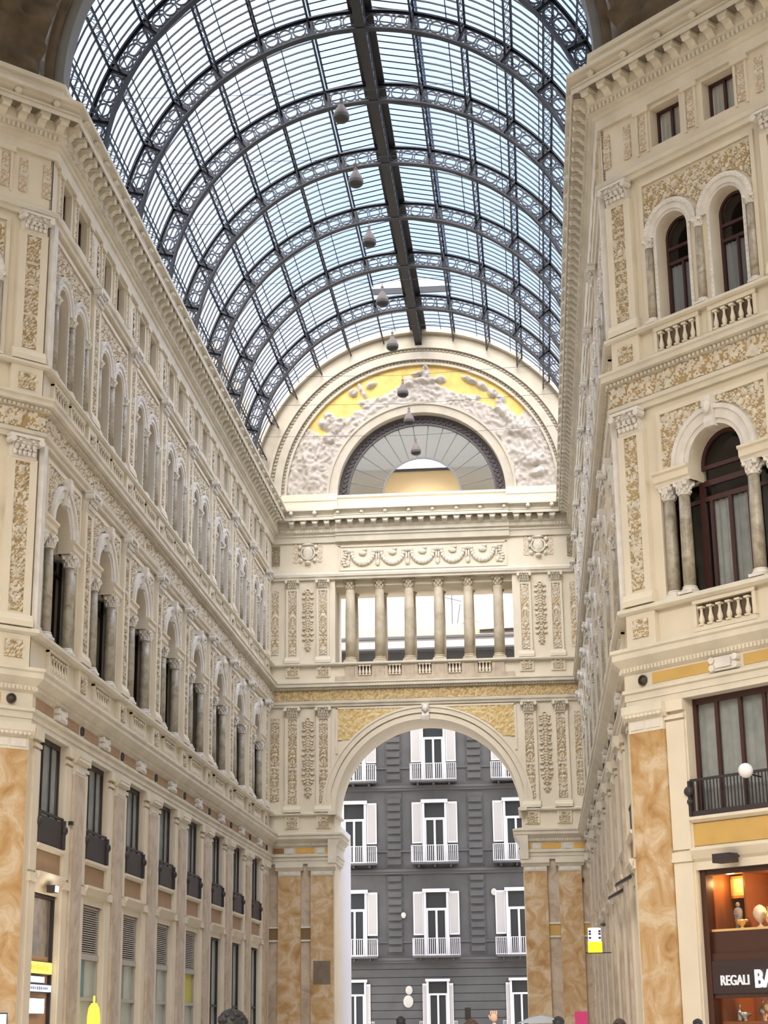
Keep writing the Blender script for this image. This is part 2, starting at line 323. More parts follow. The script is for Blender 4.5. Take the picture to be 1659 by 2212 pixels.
def bay_meshes(hb):
    R = {}
    ow = hb-1.15                                  # half width of the ground floor opening
    # ground: cream strips, lintel zone, panel zone, sill
    b = MB()
    for sg in (-1, 1):
        x = sorted((sg*ow, sg*(hb-.52))); b.box(x[0], x[1], -.6, .04, 0, 8.84)
        x = sorted((sg*(ow+.04), sg*(hb-.56)))
        b.box(x[0], x[1], .04, .09, 0, 5.08); b.box(x[0]-.03, x[1]+.03, .04, .14, 5.08, 5.16); b.box(x[0]-.02, x[1]+.02, .04, .12, 5.16, 5.3)
        b.box(x[0], x[1], .04, .09, 5.36, 8.35); b.box(x[0]-.02, x[1]+.02, .04, .12, 8.4, 8.5); b.box(x[0]-.04, x[1]+.04, .04, .16, 8.58, 8.84)
        b.box(*sorted((sg*(hb-.52), sg*hb)), -.6, 0, 0, 8.84)
    b.box(-ow, ow, -.6, -.02, 4.87, 6.08)
    b.ext([(-.1, 4.87), (.0, 4.87), (.02, 5.05), (.1, 5.12), (.2, 5.3), (.2, 5.37), (-.1, 5.4)], const(-ow), const(ow))
    b.ext([(-.1, 5.94), (.06, 5.94), (.14, 6.0), (.14, 6.07), (-.1, 6.09)], const(-ow-.03), const(ow+.03))
    R['ground'] = b.mesh('ground_floor_bay', CREAM)
    # level 2
    b = MB()
    for sg in (-1, 1): b.box(*sorted((sg*1.78, sg*hb)), -.6, 0, 11.3, 16.28)
    b.plate(0, 1.78, 14.12, 14.5, .8, 16.28, -.6, 0)
    b.add([(-1.78, 0, 14.12), (-.8, 0, 14.12), (-.8, .6, 14.12), (-1.78, .6, 14.12), (1.78, 0, 14.12), (.8, 0, 14.12), (.8, .6, 14.12), (1.78, .6, 14.12)], [(0, 1, 2, 3), (4, 5, 6, 7)])
    for sg in (-1, 1):                            # impost entablature over the columns
        x = sorted((sg*.8, sg*1.86)); b.ext([(-.3, 14.12), (.06, 14.12), (.08, 14.2), (.13, 14.24), (.13, 14.4), (.19, 14.44), (.19, 14.5), (-.3, 14.5)], const(x[0]-.03), const(x[1]+.03))
        b.box(*sorted((sg*1.72, sg*1.6)), 0, .07, 14.5, 15.98)
    b.box(-1.72, 1.72, 0, .07, 15.98, 16.1); b.box(-hb, hb, -.5, 0, 10.28, 11.12)
    R['mid'] = b.mesh('middle_floor_bay', CREAM)
    b = MB(); b.ring(0, 14.5, .8, .92, 0, .05); b.ring(0, 14.5, .92, 1.16, 0, .1); b.ring(0, 14.5, 1.16, 1.27, 0, .15)
    R['arch'] = b.mesh('archivolt', WHITE)
    b = MB(); b.ext([(0, 15.22), (.16, 15.22), (.2, 15.34), (.16, 15.5), (.26, 15.86), (.26, 15.98), (0, 15.98)], const(-.14), const(.14)); b.ball((0, -.24, 15.7), .11, .08, .17, 8, 6)
    R['key'] = b.mesh('keystone', WHITE)
    R['spand'] = relief_mesh('spandrel_relief', 3.2, 1.45, .06, 8, seed=5, mask=lambda x, z: math.hypot(x, z+14.55-14.5) > 1.3)
    # level 3
    b = MB()
    for sg in (-1, 1):
        b.box(*sorted((sg*1.74, sg*hb)), -.6, 0, 18.43, 22.6); b.plate(sg*.87, .87, 18.43, 20.74, .51, 22.6, -.5, 0)
        b.box(*sorted((sg*1.86, sg*1.74)), 0, .06, 18.43, 22.3)
    b.box(-1.86, 1.86, 0, .06, 22.3, 22.42); b.box(-hb, hb, -.5, 0, 17.48, 18.3)
    R['up'] = b.mesh('upper_floor_bay', CREAM)
    b = MB()
    for r0, r1, oo in ((.51, .58, .05), (.58, .74, .09), (.74, .86, .13)): b.ring(0, 20.74, r0, r1, 0, oo, n=18)
    for i in range(15):
        a = PI*(i+.5)/15; b.ball((.8*math.cos(a), -.13, 20.74+.8*math.sin(a)), .035, .03, .035, 6, 4)
    for sg in (-1, 1):
        b.box(*sorted((sg*.51, sg*.6)), 0, .05, 18.43, 20.74)
        for i in range(16): b.ball((sg*.555, -.055, 18.5+i*.14), .03, .02, .04, 6, 4)
    R['arch3'] = b.mesh('archivolt', WHITE)
    R['spand3'] = relief_mesh('spandrel_relief', 3.4, 1.2, .06, 8, seed=6, mask=lambda x, z: math.hypot(abs(x)-.87, z+21-20.74) > .9)
    # attic
    b = MB()
    for x0, x1 in ((-hb, -1.36), (-.38, .38), (1.36, hb)): b.box(x0, x1, -.5, 0, 22.98, 24.5)
    [b.box(*sorted((g*.38, g*1.36)), -.5, 0, zz, zz+hh) for g in (-1, 1) for zz, hh in ((22.98, .32), (24.4, .1))]
    for x in (0, 1.62, -1.62):
        for sg in (-1, 1): b.box(*sorted((x+sg*.14, x+sg*.2)), 0, .06, 23.2, 24.4)
        b.box(x-.26, x+.26, 0, .1, 24.36, 24.5)
    R['attic'] = b.mesh('attic_bay', CREAM)
    return R
BM = {'long': bay_meshes(2.36), 'ch': bay_meshes(2.53)}

# ------------------------------------------------------------------ windows
def wframe(rects, mt, d=.07): # rects of bars (x0,x1,z0,z1)
    b = MB()
    for r in rects: b.box(r[0], r[1], -d, 0, r[2], r[3])
    return b
def quad(x0, x1, z0, z1, o=0):
    b = MB(); b.add([(x0, -o, z0), (x1, -o, z0), (x1, -o, z1), (x0, -o, z1)], [(0, 1, 2, 3)]); return b
def curtain(x0, x1, z0, z1, a=.03, n=24):
    b = MB(); vs = []; fs = []
    for i in range(n+1):
        x = x0+(x1-x0)*i/n; y = a*math.sin(i*1.9); vs += [(x, y, z0), (x, y, z1)]
    for i in range(n): fs.append((2*i, 2*i+2, 2*i+3, 2*i+1))
    b.add(vs, fs); return b
def arched_pane(r, z0, zs):
    b = MB(); pts = [(-r, 0, z0), (r, 0, z0)]+[(r*math.cos(PI*i/16), 0, zs+r*math.sin(PI*i/16)) for i in range(17)]
    b.add(pts, [tuple(range(len(pts)))]); return b
WM = {}
b = wframe([(-1.75, -1.68, 11.3, 14.1), (1.68, 1.75, 11.3, 14.1), (-.9, -.74, 11.3, 14.1), (.74, .9, 11.3, 14.1), (-.74, .74, 13.98, 14.12), (-.74, .74, 13.6, 13.72), (-.05, .05, 11.3, 13.6), (-1.7, 1.7, 11.3, 11.42), (-.6, -.52, 11.4, 13.6), (.52, .6, 11.4, 13.6), (-1.68, -.9, 13.6, 13.7), (.9, 1.68, 13.6, 13.7)], WOOD)
b.ring(0, 14.5, .7, .8, -.07, 0); b.box(-.8, .8, -.07, 0, 14.4, 14.5); WM['mid_f'] = b.mesh('window_frame', WOOD)
WM['mid_fl'] = b.mesh('window_frame', mat('black_wood', (.014, .008, .008), .6))
b = quad(-1.7, 1.7, 11.3, 14.1); q = arched_pane(.75, 14.1, 14.5); b.add(q.v, q.f); WM['mid_g'] = b.mesh('window_pane', PANE)
WM['mid_c'] = curtain(-.7, .7, 11.4, 13.6).mesh('curtain', CURT)
b = wframe([(-.51, -.44, 18.43, 20.74), (.44, .51, 18.43, 20.74), (-.44, .44, 20.42, 20.5), (-.44, .44, 20.02, 20.1), (-.03, .03, 18.43, 20.02), (-.44, .44, 18.43, 18.52)], WOOD)
b.ring(0, 20.74, .44, .51, -.07, 0); WM['up_f'] = b.mesh('window_frame', WOOD)
WM['up_g'] = arched_pane(.48, 18.43, 20.74).mesh('window_pane', PANE)
WM['up_c'] = curtain(-.45, .45, 18.5, 20.0).mesh('curtain', mat('blue_grey_curtain', (.40, .42, .43), .9))
WM['at_f'] = wframe([(-.49, -.43, 23.3, 24.4), (.43, .49, 23.3, 24.4), (-.43, .43, 23.3, 23.36), (-.43, .43, 24.33, 24.4), (-.035, .035, 23.3, 24.4)], WOOD).mesh('window_frame', WOOD)
WM['at_g'] = quad(-.45, .45, 23.3, 24.4).mesh('window_pane', PANE); WM['at_c'] = curtain(-.43, .43, 23.34, 24.36, .01).mesh('blind', CURT2)
for k, ow in (('long', 1.21), ('ch', 1.38)):
    bars = [(-ow, -ow+.1, 6.1, 8.84), (ow-.1, ow, 6.1, 8.84), (-ow, ow, 8.7, 8.84), (-ow, ow, 6.1, 6.2)]
    for i in (-.5, 0, .5): bars.append((i*ow-.045, i*ow+.045, 6.1, 8.84))
    if k == 'long': bars = bars[:4]+[(-.42, -.36, 6.1, 8.84), (.36, .42, 6.1, 8.84)]
    WM['gr_f'+k] = wframe(bars, WOOD, .04 if k == 'long' else .07).mesh('window_frame', IRONB if k == 'long' else WOOD); WM['gr_g'+k] = quad(-ow, ow, 6.1, 8.84).mesh('window_pane', PANE); WM['gr_c'+k] = curtain(-ow+.06, ow-.06, 6.2, 8.72, .02).mesh('curtain', CURT)
WN = [0]
def window(wall, x, o, f, g, c, label, oc=.12):
    WN[0] += 1; fr = FR[wall]['o']
    e = link('window_%d' % WN[0], None); e.empty_display_size = .2; e.matrix_world = Matrix.Translation(fr.location) @ Matrix.Rotation(fr.rotation_euler.z, 4, 'Z') @ Matrix.Translation((x, -o, 0))
    tag(e, label, 'window', 'structure')
    inst('window_frame', f, e, 0, 0); inst('window_pane', g, e, 0, -.045)
    if c: inst('curtain', c, e, 0, -oc)
    return e
def wmat(wall, x, o, z):
    fr = FR[wall]['o']; return Matrix.Translation(fr.location) @ Matrix.Rotation(fr.rotation_euler.z, 4, 'Z') @ Matrix.Translation((x, -o, z))
def column(wall, x, o, z, S_, B_, C_, hb, hs, label, group, name='marble_column'):
    e = link(name, None); e.empty_display_size = .1; e.matrix_world = wmat(wall, x, o, z); tag(e, label, 'column', 'thing', group)
    inst('base', B_, e); inst('shaft', S_, e, 0, 0, hb); inst('capital', C_, e, 0, 0, hb+hs); return e
def railing_mesh(ow):
    b = MB(); b.box(-ow, ow, .0, .04, 6.86, 6.93); b.box(-ow, ow, .05, .07, 6.12, 6.8); b.box(-ow, ow, .0, .06, 6.08, 6.16)
    for sg in (-1, 1):
        b.ball((sg*(ow-.03), -.1, 6.6), .12, .1, .13, 10, 7); b.box(sg*(ow-.05)-.05, sg*(ow-.05)+.05, .02, .14, 6.1, 6.85); b.tube((sg*(ow+.06), -.03, 6.9), (sg*(ow-.05), -.03, 6.9), .035)
    return b.mesh('balcony_railing', IRONB)
RAIL = {'long': railing_mesh(1.22), 'ch': railing_mesh(1.38)}
b = MB(); o_ = 1.38; b.box(-o_, o_, .02, .06, 6.88, 6.94); b.box(-o_, o_, .02, .06, 6.08, 6.2)
for i in range(29): b.box(-o_+i*.0985-.012, -o_+i*.0985+.012, .03, .05, 6.2, 6.88)
for sg in (-1, 1): b.ball((sg*o_, -.1, 6.66), .13, .1, .12, 10, 7); b.ball((sg*o_, -.08, 6.42), .08, .07, .08, 8, 6); b.box(sg*o_-.04, sg*o_+.04, 0, .1, 6.1, 6.9)
RAIL['ch'] = b.mesh('balcony_railing', IRONB)
b = MB(); b.box(-1.2, 1.2, -.02, .0, 6.12, 6.8); b.box(-1.2, 1.2, -.02, .02, 6.8, 6.86); RAIL['plain'] = b.mesh('balcony_railing', IRONB)

ROSEP = {'left': BROWN, 'cl': YEL, 'right': BROWN, 'cr': YEL}
def build_side(wall):
    F = FR[wall]; fr = F['o']; long = wall in ('left', 'right'); k = 'long' if long else 'ch'; B = BM[k]; hb = 2.36 if long else 2.53; ow = hb-1.15
    bays, pils = BAYS[wall], PILS[wall]; sgn = 1 if wall in ('left', 'cr') else -1
    s0, s1 = F['s0'], F['s1']
    # horizontal members
    for nm, prof in (('ground_cornice', P_C), ('middle_sill', P_CS), ('middle_cornice', P_B), ('upper_sill', P_BS), ('attic_moulding', P_A0), ('top_cornice', P_A), ('parapet', P_BLK)):
        b = MB(); b.ext(prof, s0, s1)
        if nm == 'top_cornice': dentils(b, .3, 24.97, 25.1, s0(.3), s1(.3)); 
        if nm == 'ground_cornice': dentils(b, .2, 9.68, 9.78, s0(.2), s1(.2), .11)
        if nm == 'middle_cornice': dentils(b, .18, 17.1, 17.18, s0(.2), s1(.2), .13)
        c = link(nm, b.mesh(nm, CORN if nm != 'parapet' else CREAM), fr)
        if nm == 'top_cornice':
            L = s1(.5)-s0(.5); n = int(L/.59)
            st = s0(.5)+.3 if sgn > 0 else s1(.5)-.3
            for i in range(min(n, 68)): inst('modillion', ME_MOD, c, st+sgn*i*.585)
            for i in range(n//2): inst('lion_head', ME_LION, c, st+sgn*(.29+i*1.17))
    # frieze relief under middle cornice
    L0, L1 = s0(.1), s1(.1)
    link('frieze_relief', relief_mesh('frieze_relief', L1-L0, .5, .06, 7, False, 8, step=.055), fr, loc=((L0+L1)/2, -.105, 16.57))
    # inner room backing
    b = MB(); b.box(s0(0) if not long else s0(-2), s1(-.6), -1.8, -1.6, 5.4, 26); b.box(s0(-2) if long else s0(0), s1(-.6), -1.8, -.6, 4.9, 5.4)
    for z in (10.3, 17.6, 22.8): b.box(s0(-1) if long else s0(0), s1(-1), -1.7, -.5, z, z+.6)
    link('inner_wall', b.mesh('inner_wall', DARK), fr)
    # strips at the ends of long walls
    if long:
        b = MB(); a, c = sorted((sgn*(pils[-1]*sgn), sgn*D)); a = min(pils[-1], sgn*D); c = max(pils[-1], sgn*D); b.box(a, c, -.6, 0, 0, 24.5)
        a, c = sorted((sgn*(N), sgn*(43.75-2.36))); b.box(a, c, -.6, 0, 0, 24.5); link('end_strip', b.mesh('end_strip', CREAM), fr)
    else:
        b = MB(); a, c = sorted((0, sgn*(3.08-2.53))); b.box(a, c, -.6, 0, 0, 24.5); link('end_strip', b.mesh('end_strip', CREAM), fr)
    # piers and pilasters
    pier = MB(); pier.box(-.54, .54, -.3, .16, 0, 8.2); piercap = MB()
    piercap.box(-.54, .54, 0, .17, 8.2, 8.52); piercap.ext([(0, 8.5), (.18, 8.5), (.26, 8.58), (.3, 8.66), (.3, 8.84), (0, 8.84)], const(-.64), const(.64)); piercap.box(-.46, -.04, .17, .19, 8.27, 8.46, 1); piercap.box(.04, .46, .17, .19, 8.27, 8.46, 1)
    for i in range(9): piercap.ball((-.5+i*.125, -.27, 8.58), .06, .05, .045, 7, 5)
    mp = pier.mesh('marble_pier', MARB if not long else MGREY); mc = piercap.mesh('pier_capital', [CORN, WHITE])
    ps = list(pils)
    for i, x in enumerate(ps):
        p = inst('pier', mp, fr, x); inst('pier_capital', mc, p)
        p = inst('pilaster', ME_P2, fr, x, 0, 11.3); inst('relief_panel', ME_R2, p, 0, .095, .4); inst('capital', ME_CAP2, p, 0, .1, 4.42)
        p = inst('pilaster', ME_P3, fr, x, 0, 18.43); inst('relief_panel', ME_R3, p, 0, .095, .36); inst('capital', ME_CAP3, p, 0, .1, 3.68)
        for z in (10.46, 17.6): 
            pb = MB(); pb.box(-.46, .46, 0, .14, -.18, .64 if z < 12 else .68); pd = link('pedestal', pb.mesh('pedestal', CREAM), fr, loc=(x, 0, z)); inst('relief_panel', ME_RSQ, pd, 0, .145, .04)
        inst('bronze_disc', ME_DISC, fr, x, .15, 9.44)
        for dx in (-.36, .36): inst('relief_panel', ME_RA, fr, x+dx, .01, 23.3)
    # narrow half pilaster in the angle with the crossing / end wall
    if long:
        for x in (sgn*(N+.02), ):
            for z, h, m_ in ((11.3, 5, ME_C2S), (18.43, 4.2, ME_C2S)):
                b = MB(); xx = sorted((sgn*(N-.05), sgn*(N+.28))); b.box(xx[0], xx[1], 0, .14, z, z+h-.05); link('corner_pilaster', b.mesh('corner_pilaster', WHITE), fr)
    # bays
    pan = MB(); pan.box(-ow, ow, -.02, .01, 5.42, 5.92)
    mpan = pan.mesh('coloured_panel', ROSEP[wall])
    fp = MB()
    for a, c in ((-(hb-.28), -.5), (.5, hb-.28)): fp.box(a, c, .14, .155, 9.32, 9.58)
    mfp = fp.mesh('frieze_panel', ROSEP[wall])
    for i, x in enumerate(bays):
        inst('ground_floor_bay', B['ground'], fr, x); inst('middle_floor_bay', B['mid'], fr, x); inst('upper_floor_bay', B['up'], fr, x); inst('attic_bay', B['attic'], fr, x)
        inst('coloured_panel', mpan, fr, x); inst('frieze_panel', mfp, fr, x); inst('cartouche', ME_CART, fr, x, .14, 9.45)
        a = inst('archivolt', B['arch'], fr, x); inst('keystone', B['key'], a); inst('spandrel_relief', B['spand'], fr, x, .015, 14.55)
        for sg in (-1, 1): inst('archivolt', B['arch3'], fr, x+sg*.87)
        inst('spandrel_relief', B['spand3'], fr, x, .015, 21.0)
        for xx in (0, 1.62, -1.62): inst('relief_panel', ME_RA, fr, x+xx, .01, 23.3)
        if not long and i: continue
        od = ORD[i]; sd = SIDE[wall]; fn = (od+' %s from the near corner ') if long else '%s '
        def lab(t, e=''): return (('%s %s from the near corner %s' % (od, t, sd)) if long else ('%s %s' % (t, sd)))+e
        # balustrades
        for z, grp, me in ((10.5, ((-.82, 6),), ME_BAL2), (17.66, ((-1.5, 5), (.24, 5)), ME_BAL3)):
            for g0, n in grp:
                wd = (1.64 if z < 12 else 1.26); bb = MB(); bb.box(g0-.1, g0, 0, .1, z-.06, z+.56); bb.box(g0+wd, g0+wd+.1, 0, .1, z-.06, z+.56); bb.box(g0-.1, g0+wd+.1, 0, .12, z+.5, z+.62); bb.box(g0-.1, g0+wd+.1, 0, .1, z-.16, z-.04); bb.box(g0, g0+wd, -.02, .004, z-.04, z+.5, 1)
                bl = link('balustrade', bb.mesh('balustrade', [CREAM, SOOT]), fr, loc=(x, 0, 0))
                for j in range(n): inst('baluster', me, bl, g0+(j+.5)*wd/n, .07, z-.04)
        window(wall, x, -.42, WM['mid_fl' if long else 'mid_f'], WM['mid_g'], WM['mid_c'] if not long else None, lab('round-arched middle-storey window'))
        for sg, t in ((-1, 'one'), (1, 'two')):
            nf = 'nearer' if (sg*sgn < 0) == long else 'farther'
            if not long: nf = ('inner' if sg*sgn < 0 else 'outer')
            window(wall, x+sg*.87, -.25 if long else -.34, WM['up_f'], WM['up_g'], WM['up_c'] if not long else None, '%s arch of the %s' % (nf, lab('upper-storey twin window')))
            window(wall, x+sg*.87, -.19 if long else -.28, WM['at_f'], WM['at_g'], WM['at_c'] if not long else None, '%s light of the %s' % (nf, lab('small attic window pair')))
        window(wall, x, -.1 if long else -.22, WM['gr_f'+k], WM['gr_g'+k], WM['gr_c'+k], lab('mezzanine window'), .07 if long else .14)
        rl = link('balcony_railing', RAIL[k if wall != 'right' else 'plain']); rl.matrix_world = wmat(wall, x, .0, 0); tag(rl, 'dark iron railing across the '+lab('mezzanine window'), 'railing', group='iron railings of the mezzanine windows')
        for sg in (-1, 1):
            near = 'near' if (sg*sgn < 0) else 'far'
            for xx, nn in ((1.6, 'outer'), (1.05, 'inner')):
                column(wall, x+sg*xx, -.02 if nn == 'inner' else -.12, 11.3, ME_C2S, ME_C2B, ME_C2C, .2, 2.26, '%s %s column of the %s' % (near, nn, lab('middle-storey window')), 'marble columns of the middle storey')
        for xx, nn in ((-1.62, 'near' if sgn > 0 else 'far'), (0, 'central'), (1.62, 'far' if sgn > 0 else 'near')):
            column(wall, x+xx, .04, 18.43, ME_C3S, ME_C3B, ME_C3C, .14, 1.92, '%s colonnette of the %s' % (nn, lab('upper-storey twin window')), 'slender colonnettes of the upper storey', 'colonnette')
for wl in ('left', 'right', 'cr', 'cl'): build_side(wl)

# ------------------------------------------------------------------ end wall
F = FR['end']; fr = F['o']; e0, e1 = F['s0'], F['s1']
b = MB()                                          # lower wall with the great arch
for sg in (-1, 1): b.box(*sorted((sg*4.42, sg*7.5)), -2.8, 0, 0, 11.2); b.box(*sorted((sg*4.42, sg*4.9)), 0, .06, 0, 8.84)
b.plate(0, 7.5, 11.2, 11.2, 4.38, 16.3, -2.8, 0, n=40); b.box(-7.5, 7.5, -2.8, 0, 16.3, 18.3)
link('arch_storey', b.mesh('arch_storey', CREAM), fr)
b = MB()
for sg in (-1, 1): b.box(*sorted((sg*4.35, sg*7.5)), -2.8, 0, 18.3, 24.5)
b.box(-4.35, 4.35, -2.8, 0, 22.62, 24.5); b.box(-4.35, 4.35, -2.8, -.25, 22.3, 22.62); link('loggia_storey', b.mesh('loggia_storey', CREAM), fr)
def brk(o): return 0
for nm, prof in (('ground_cornice', P_C), ('impost_sill', [(-.3, 11.08), (.1, 11.08), (.16, 11.13), (.16, 11.2), (.08, 11.24), (-.3, 11.24)])):
    b = MB()
    for sg in (-1, 1):
        if sg < 0: b.ext(prof, e0, lambda o: -4.44+max(o, 0)*.9)
        else: b.ext(prof, lambda o: 4.44-max(o, 0)*.9, e1)
    # returns along the jambs
    for sg in (-1, 1):
        vs = [(sg*(4.42-o*.9), -.4, z) for o, z in prof]+[(sg*(4.42-o*.9), 2.8, z) for o, z in prof]; n = len(prof)
        b.add(vs, [(i, (i+1) % n, n+(i+1) % n, n+i) for i in range(n)]+[tuple(range(n)), tuple(range(n, 2*n))])
    if nm == 'ground_cornice': dentils(b, .2, 9.68, 9.78, -7.3, -4.5, .11); dentils(b, .2, 9.68, 9.78, 4.5, 7.3, .11)
    link(nm, b.mesh(nm, CORN), fr)
for nm, prof in (('middle_cornice', P_B), ('upper_sill', P_BS), ('attic_moulding', P_A0), ('top_cornice', P_A)):
    b = MB(); b.ext(prof, e0, e1)
    if nm == 'top_cornice':
        dentils(b, .3, 24.97, 25.1, e0(.3), e1(.3)); b.ext([(0, z) if o < .1 else (o+.12, z+.003) for o, z in prof], const(-4.3), const(4.3))
    if nm == 'middle_cornice': dentils(b, .18, 17.1, 17.18, -7.3, 7.3, .13)
    c = link(nm, b.mesh(nm, CORN), fr)
    if nm == 'top_cornice':
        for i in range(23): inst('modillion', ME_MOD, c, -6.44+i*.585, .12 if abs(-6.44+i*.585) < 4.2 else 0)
        for i in range(12): inst('lion_head', ME_LION, c, -6.44+i*1.17, .1)
link('frieze_relief', relief_mesh('frieze_relief', 14.6, .5, .05, 7, False, 18, step=.055, mats=[mat('ochre_carving', (.62, .47, .24), .8), OCHRE]), fr, loc=(0, -.105, 16.57))
# big archivolt, keystone, spandrels
b = MB()
for r0, r1, oo in ((4.38, 4.62, .05), (4.62, 4.68, .0), (4.68, 4.92, .1), (4.92, 5.02, .14)):
    if oo: b.ring(0, 11.2, r0, r1, 0, oo, n=48)
ar = link('great_archivolt', b.mesh('great_archivolt', CREAM), fr)
b = MB(); b.ext([(0, 15.5), (.2, 15.5), (.25, 15.7), (.2, 15.9), (.32, 16.2), (.32, 16.28), (0, 16.28)], const(-.17), const(.17)); b.ball((0, -.3, 16.05), .13, .08, .18, 8, 6); inst('keystone', b.mesh('keystone', WHITE), ar)
link('spandrel_relief', relief_mesh('spandrel_relief', 8.5, 1.5, .05, 5, seed=9, mats=[mat('ochre_leafwork', (.70, .56, .30), .8), mat('warm_ochre', (.62, .42, .15), .8)], step=.06, mask=lambda x, z: math.hypot(x, z+14.65-11.2) > 5.02), fr, loc=(0, -.015, 14.65))
b = MB(); b.box(-4.32, 4.32, 0, .05, 16.14, 16.24)
for sg in (-1, 1): b.box(*sorted((sg*4.24, sg*4.34)), 0, .05, 14.0, 16.2)
link('spandrel_border', b.mesh('spandrel_border', CREAM), fr)
# lower marble pilasters and caps
pm = MB(); pm.box(-.53, .53, 0, .22, 0, 8.3); pm = pm.mesh('marble_pilaster', MARB)
cm = MB(); cm.box(-.53, .53, .0, .24, 8.28, 8.52); cm.box(-.45, -.04, .24, .26, 8.34, 8.48, 1); cm.box(.04, .45, .24, .26, 8.34, 8.48, 1); cm.ext([(0, 8.52), (.26, 8.52), (.3, 8.6), (.36, 8.66), (.36, 8.84), (0, 8.84)], const(-.66), const(.66)); cm = cm.mesh('pilaster_capital', [CORN, WHITE])
gp = MB(); gp.box(-.27, .27, 0, .03, 0, 8.84); gp = gp.mesh('marble_strip', MGREY)
nb = {}
for kk, mm in (('l', mat('brown_inset', (.22, .14, .06), .5)), ('r', YEL)):
    q = MB(); q.box(-.25, .25, .03, .06, 5.38, 5.9, 0); q.box(-.27, .27, .03, .1, 5.9, 5.98, 1); q.box(-.27, .27, .03, .1, 5.3, 5.38, 1); nb[kk] = q.mesh('inset_panel', [mm, WHITE])
for x in (-6.53, -4.99, 4.98, 6.57):
    p = inst('marble_pilaster', pm, fr, x); inst('capital', cm, p)
for x in (-5.76, 5.78, -7.25, 7.28):
    p = inst('marble_strip', gp, fr, x, 0); inst('inset_panel', nb['l' if x < 0 else 'r'], p)
q = MB(); q.box(-5.4, -4.6, .22, .24, 3.37, 4.41); link('marble_patch', q.mesh('marble_patch', mat('brown_marble_patch', (.22, .17, .12), .5, var=.25, vscale=4)), fr)
# frieze panels over the piers
BR2 = mat('red_brown_inset', (.30, .15, .05), .6, var=.2, vscale=6); YE2 = mat('bright_yellow_inset', (.78, .47, .12), .6, var=.15, vscale=5)
for x0, x1, m_ in ((-7.3, -6.8, BR2), (-6.25, -5.35, YE2), (-4.85, -4.7, YE2), (-4.56, -4.42, YE2), (4.44, 4.56, YE2), (4.7, 4.85, YE2), (5.3, 6.2, YE2), (6.8, 7.3, YE2)):
    q = MB(); q.box(x0, x1, .14, .155, 9.32, 9.57); link('frieze_panel', q.mesh('frieze_panel', m_), fr)
q = MB(); q.ring(0, 0, .07, .12, 0, .04, 0, 360, 14); q.box(-.17, .17, 0, .02, -.14, .14); rn = q.mesh('rosette', WHITE)
for x in (-6.53, -5.08, 5.08, 6.5): inst('rosette', rn, fr, x, .145, 9.45)
# middle and upper storey pilasters with hanging trophies between
wp2 = pilaster_mesh(.72, 11.24, 15.8, .115); wp3 = pilaster_mesh(.62, 18.43, 22.15, .115)
cp2, cp3 = capital_mesh(.66, .55, FIG), capital_mesh(.58, .46, FIG)
r2m = relief_mesh('relief_panel', .44, 3.95, .06, 9, seed=12); r3m = relief_mesh('relief_panel', .36, 3.2, .05, 10, seed=13)
def trophy(h, w_, seed):
    rnd = random.Random(seed); b = MB(); n = int(h/.13)
    for i in range(n):
        z = h-i*h/n; ww = w_*(.35+.65*abs(math.sin(i*1.35+seed)))*(1 if i < n*.8 else .6)
        b.ball((0, -.04, z), ww*.5, .06, .075, 8, 6)
        for sg in (-1, 1): b.ball((sg*ww*.45, -.05, z-.03), ww*.26, .05, .06, 7, 5); b.ball((sg*ww*.2, -.09, z+.02), .045, .045, .05, 6, 4)
    b.ring(0, h+.05, .08, .15, 0, .07, 0, 360, 12); return b.mesh('hanging_trophy', mat('trophy_stucco%d' % seed, (.74, .64, .48), .85, var=.2, vscale=8), True)
t2, t3 = trophy(3.7, .46, 1), trophy(3.0, .44, 2)
for sg in (-1, 1):
    for xx in (6.43, 4.93):
        p = inst('pilaster', wp2, fr, sg*xx, 0, 11.24); inst('relief_panel', r2m, p, 0, .06, .45); inst('capital', cp2, p, 0, .06, 4.5)
    for xx in (6.45, 4.94):
        p = inst('pilaster', wp3, fr, sg*xx, 0, 18.43); inst('relief_panel', r3m, p, 0, .06, .42); inst('capital', cp3, p, 0, .06, 3.72)
    inst('hanging_trophy', t2, fr, sg*5.68, 0, 11.9); inst('hanging_trophy', t3, fr, sg*5.69, 0, 19.0)
    inst('relief_panel', r2m, fr, sg*7.3, .01, 11.8); inst('relief_panel', r3m, fr, sg*7.32, .01, 18.9)
    for xx in (6.43, 4.93):
        inst('relief_panel', ME_RSQ, fr, sg*xx, .08, 10.56); inst('relief_panel', ME_RSQ, fr, sg*xx, .08, 17.85)
        q = MB(); q.box(-.34, .34, 0, .07, 0, .58); q = q.mesh('pedestal', CREAM); inst('pedestal', q, fr, sg*xx, 0, 10.5); inst('pedestal', q, fr, sg*xx, 0, 17.76)
    # attic shields
    q = MB(); q.ball((0, -.06, 24.0), .26, .1, .36, 14, 10); q.ring(0, 24.0, .3, .38, 0, .1, 0, 360, 20); q.ball((0, -.1, 24.42), .3, .1, .07, 10, 6); q.ball((0, -.1, 23.5), .16, .12, .1, 10, 6)
    for s2 in (-1, 1): q.ball((s2*.4, -.08, 24.3), .1, .08, .12, 8, 6); q.ball((s2*.42, -.08, 23.95), .07, .07, .07, 8, 6); q.ball((s2*.34, -.08, 23.62), .1, .08, .1, 8, 6)
    inst('shield', q.mesh('shield', FIG, True), fr, sg*5.69)
    for xx in (5.1, 6.3): inst('relief_panel', ME_RA, fr, sg*xx, .01, 23.52)
    inst('relief_panel', ME_R3, fr, sg*7.3, .01, 23.4).scale = (1, 1, .3)
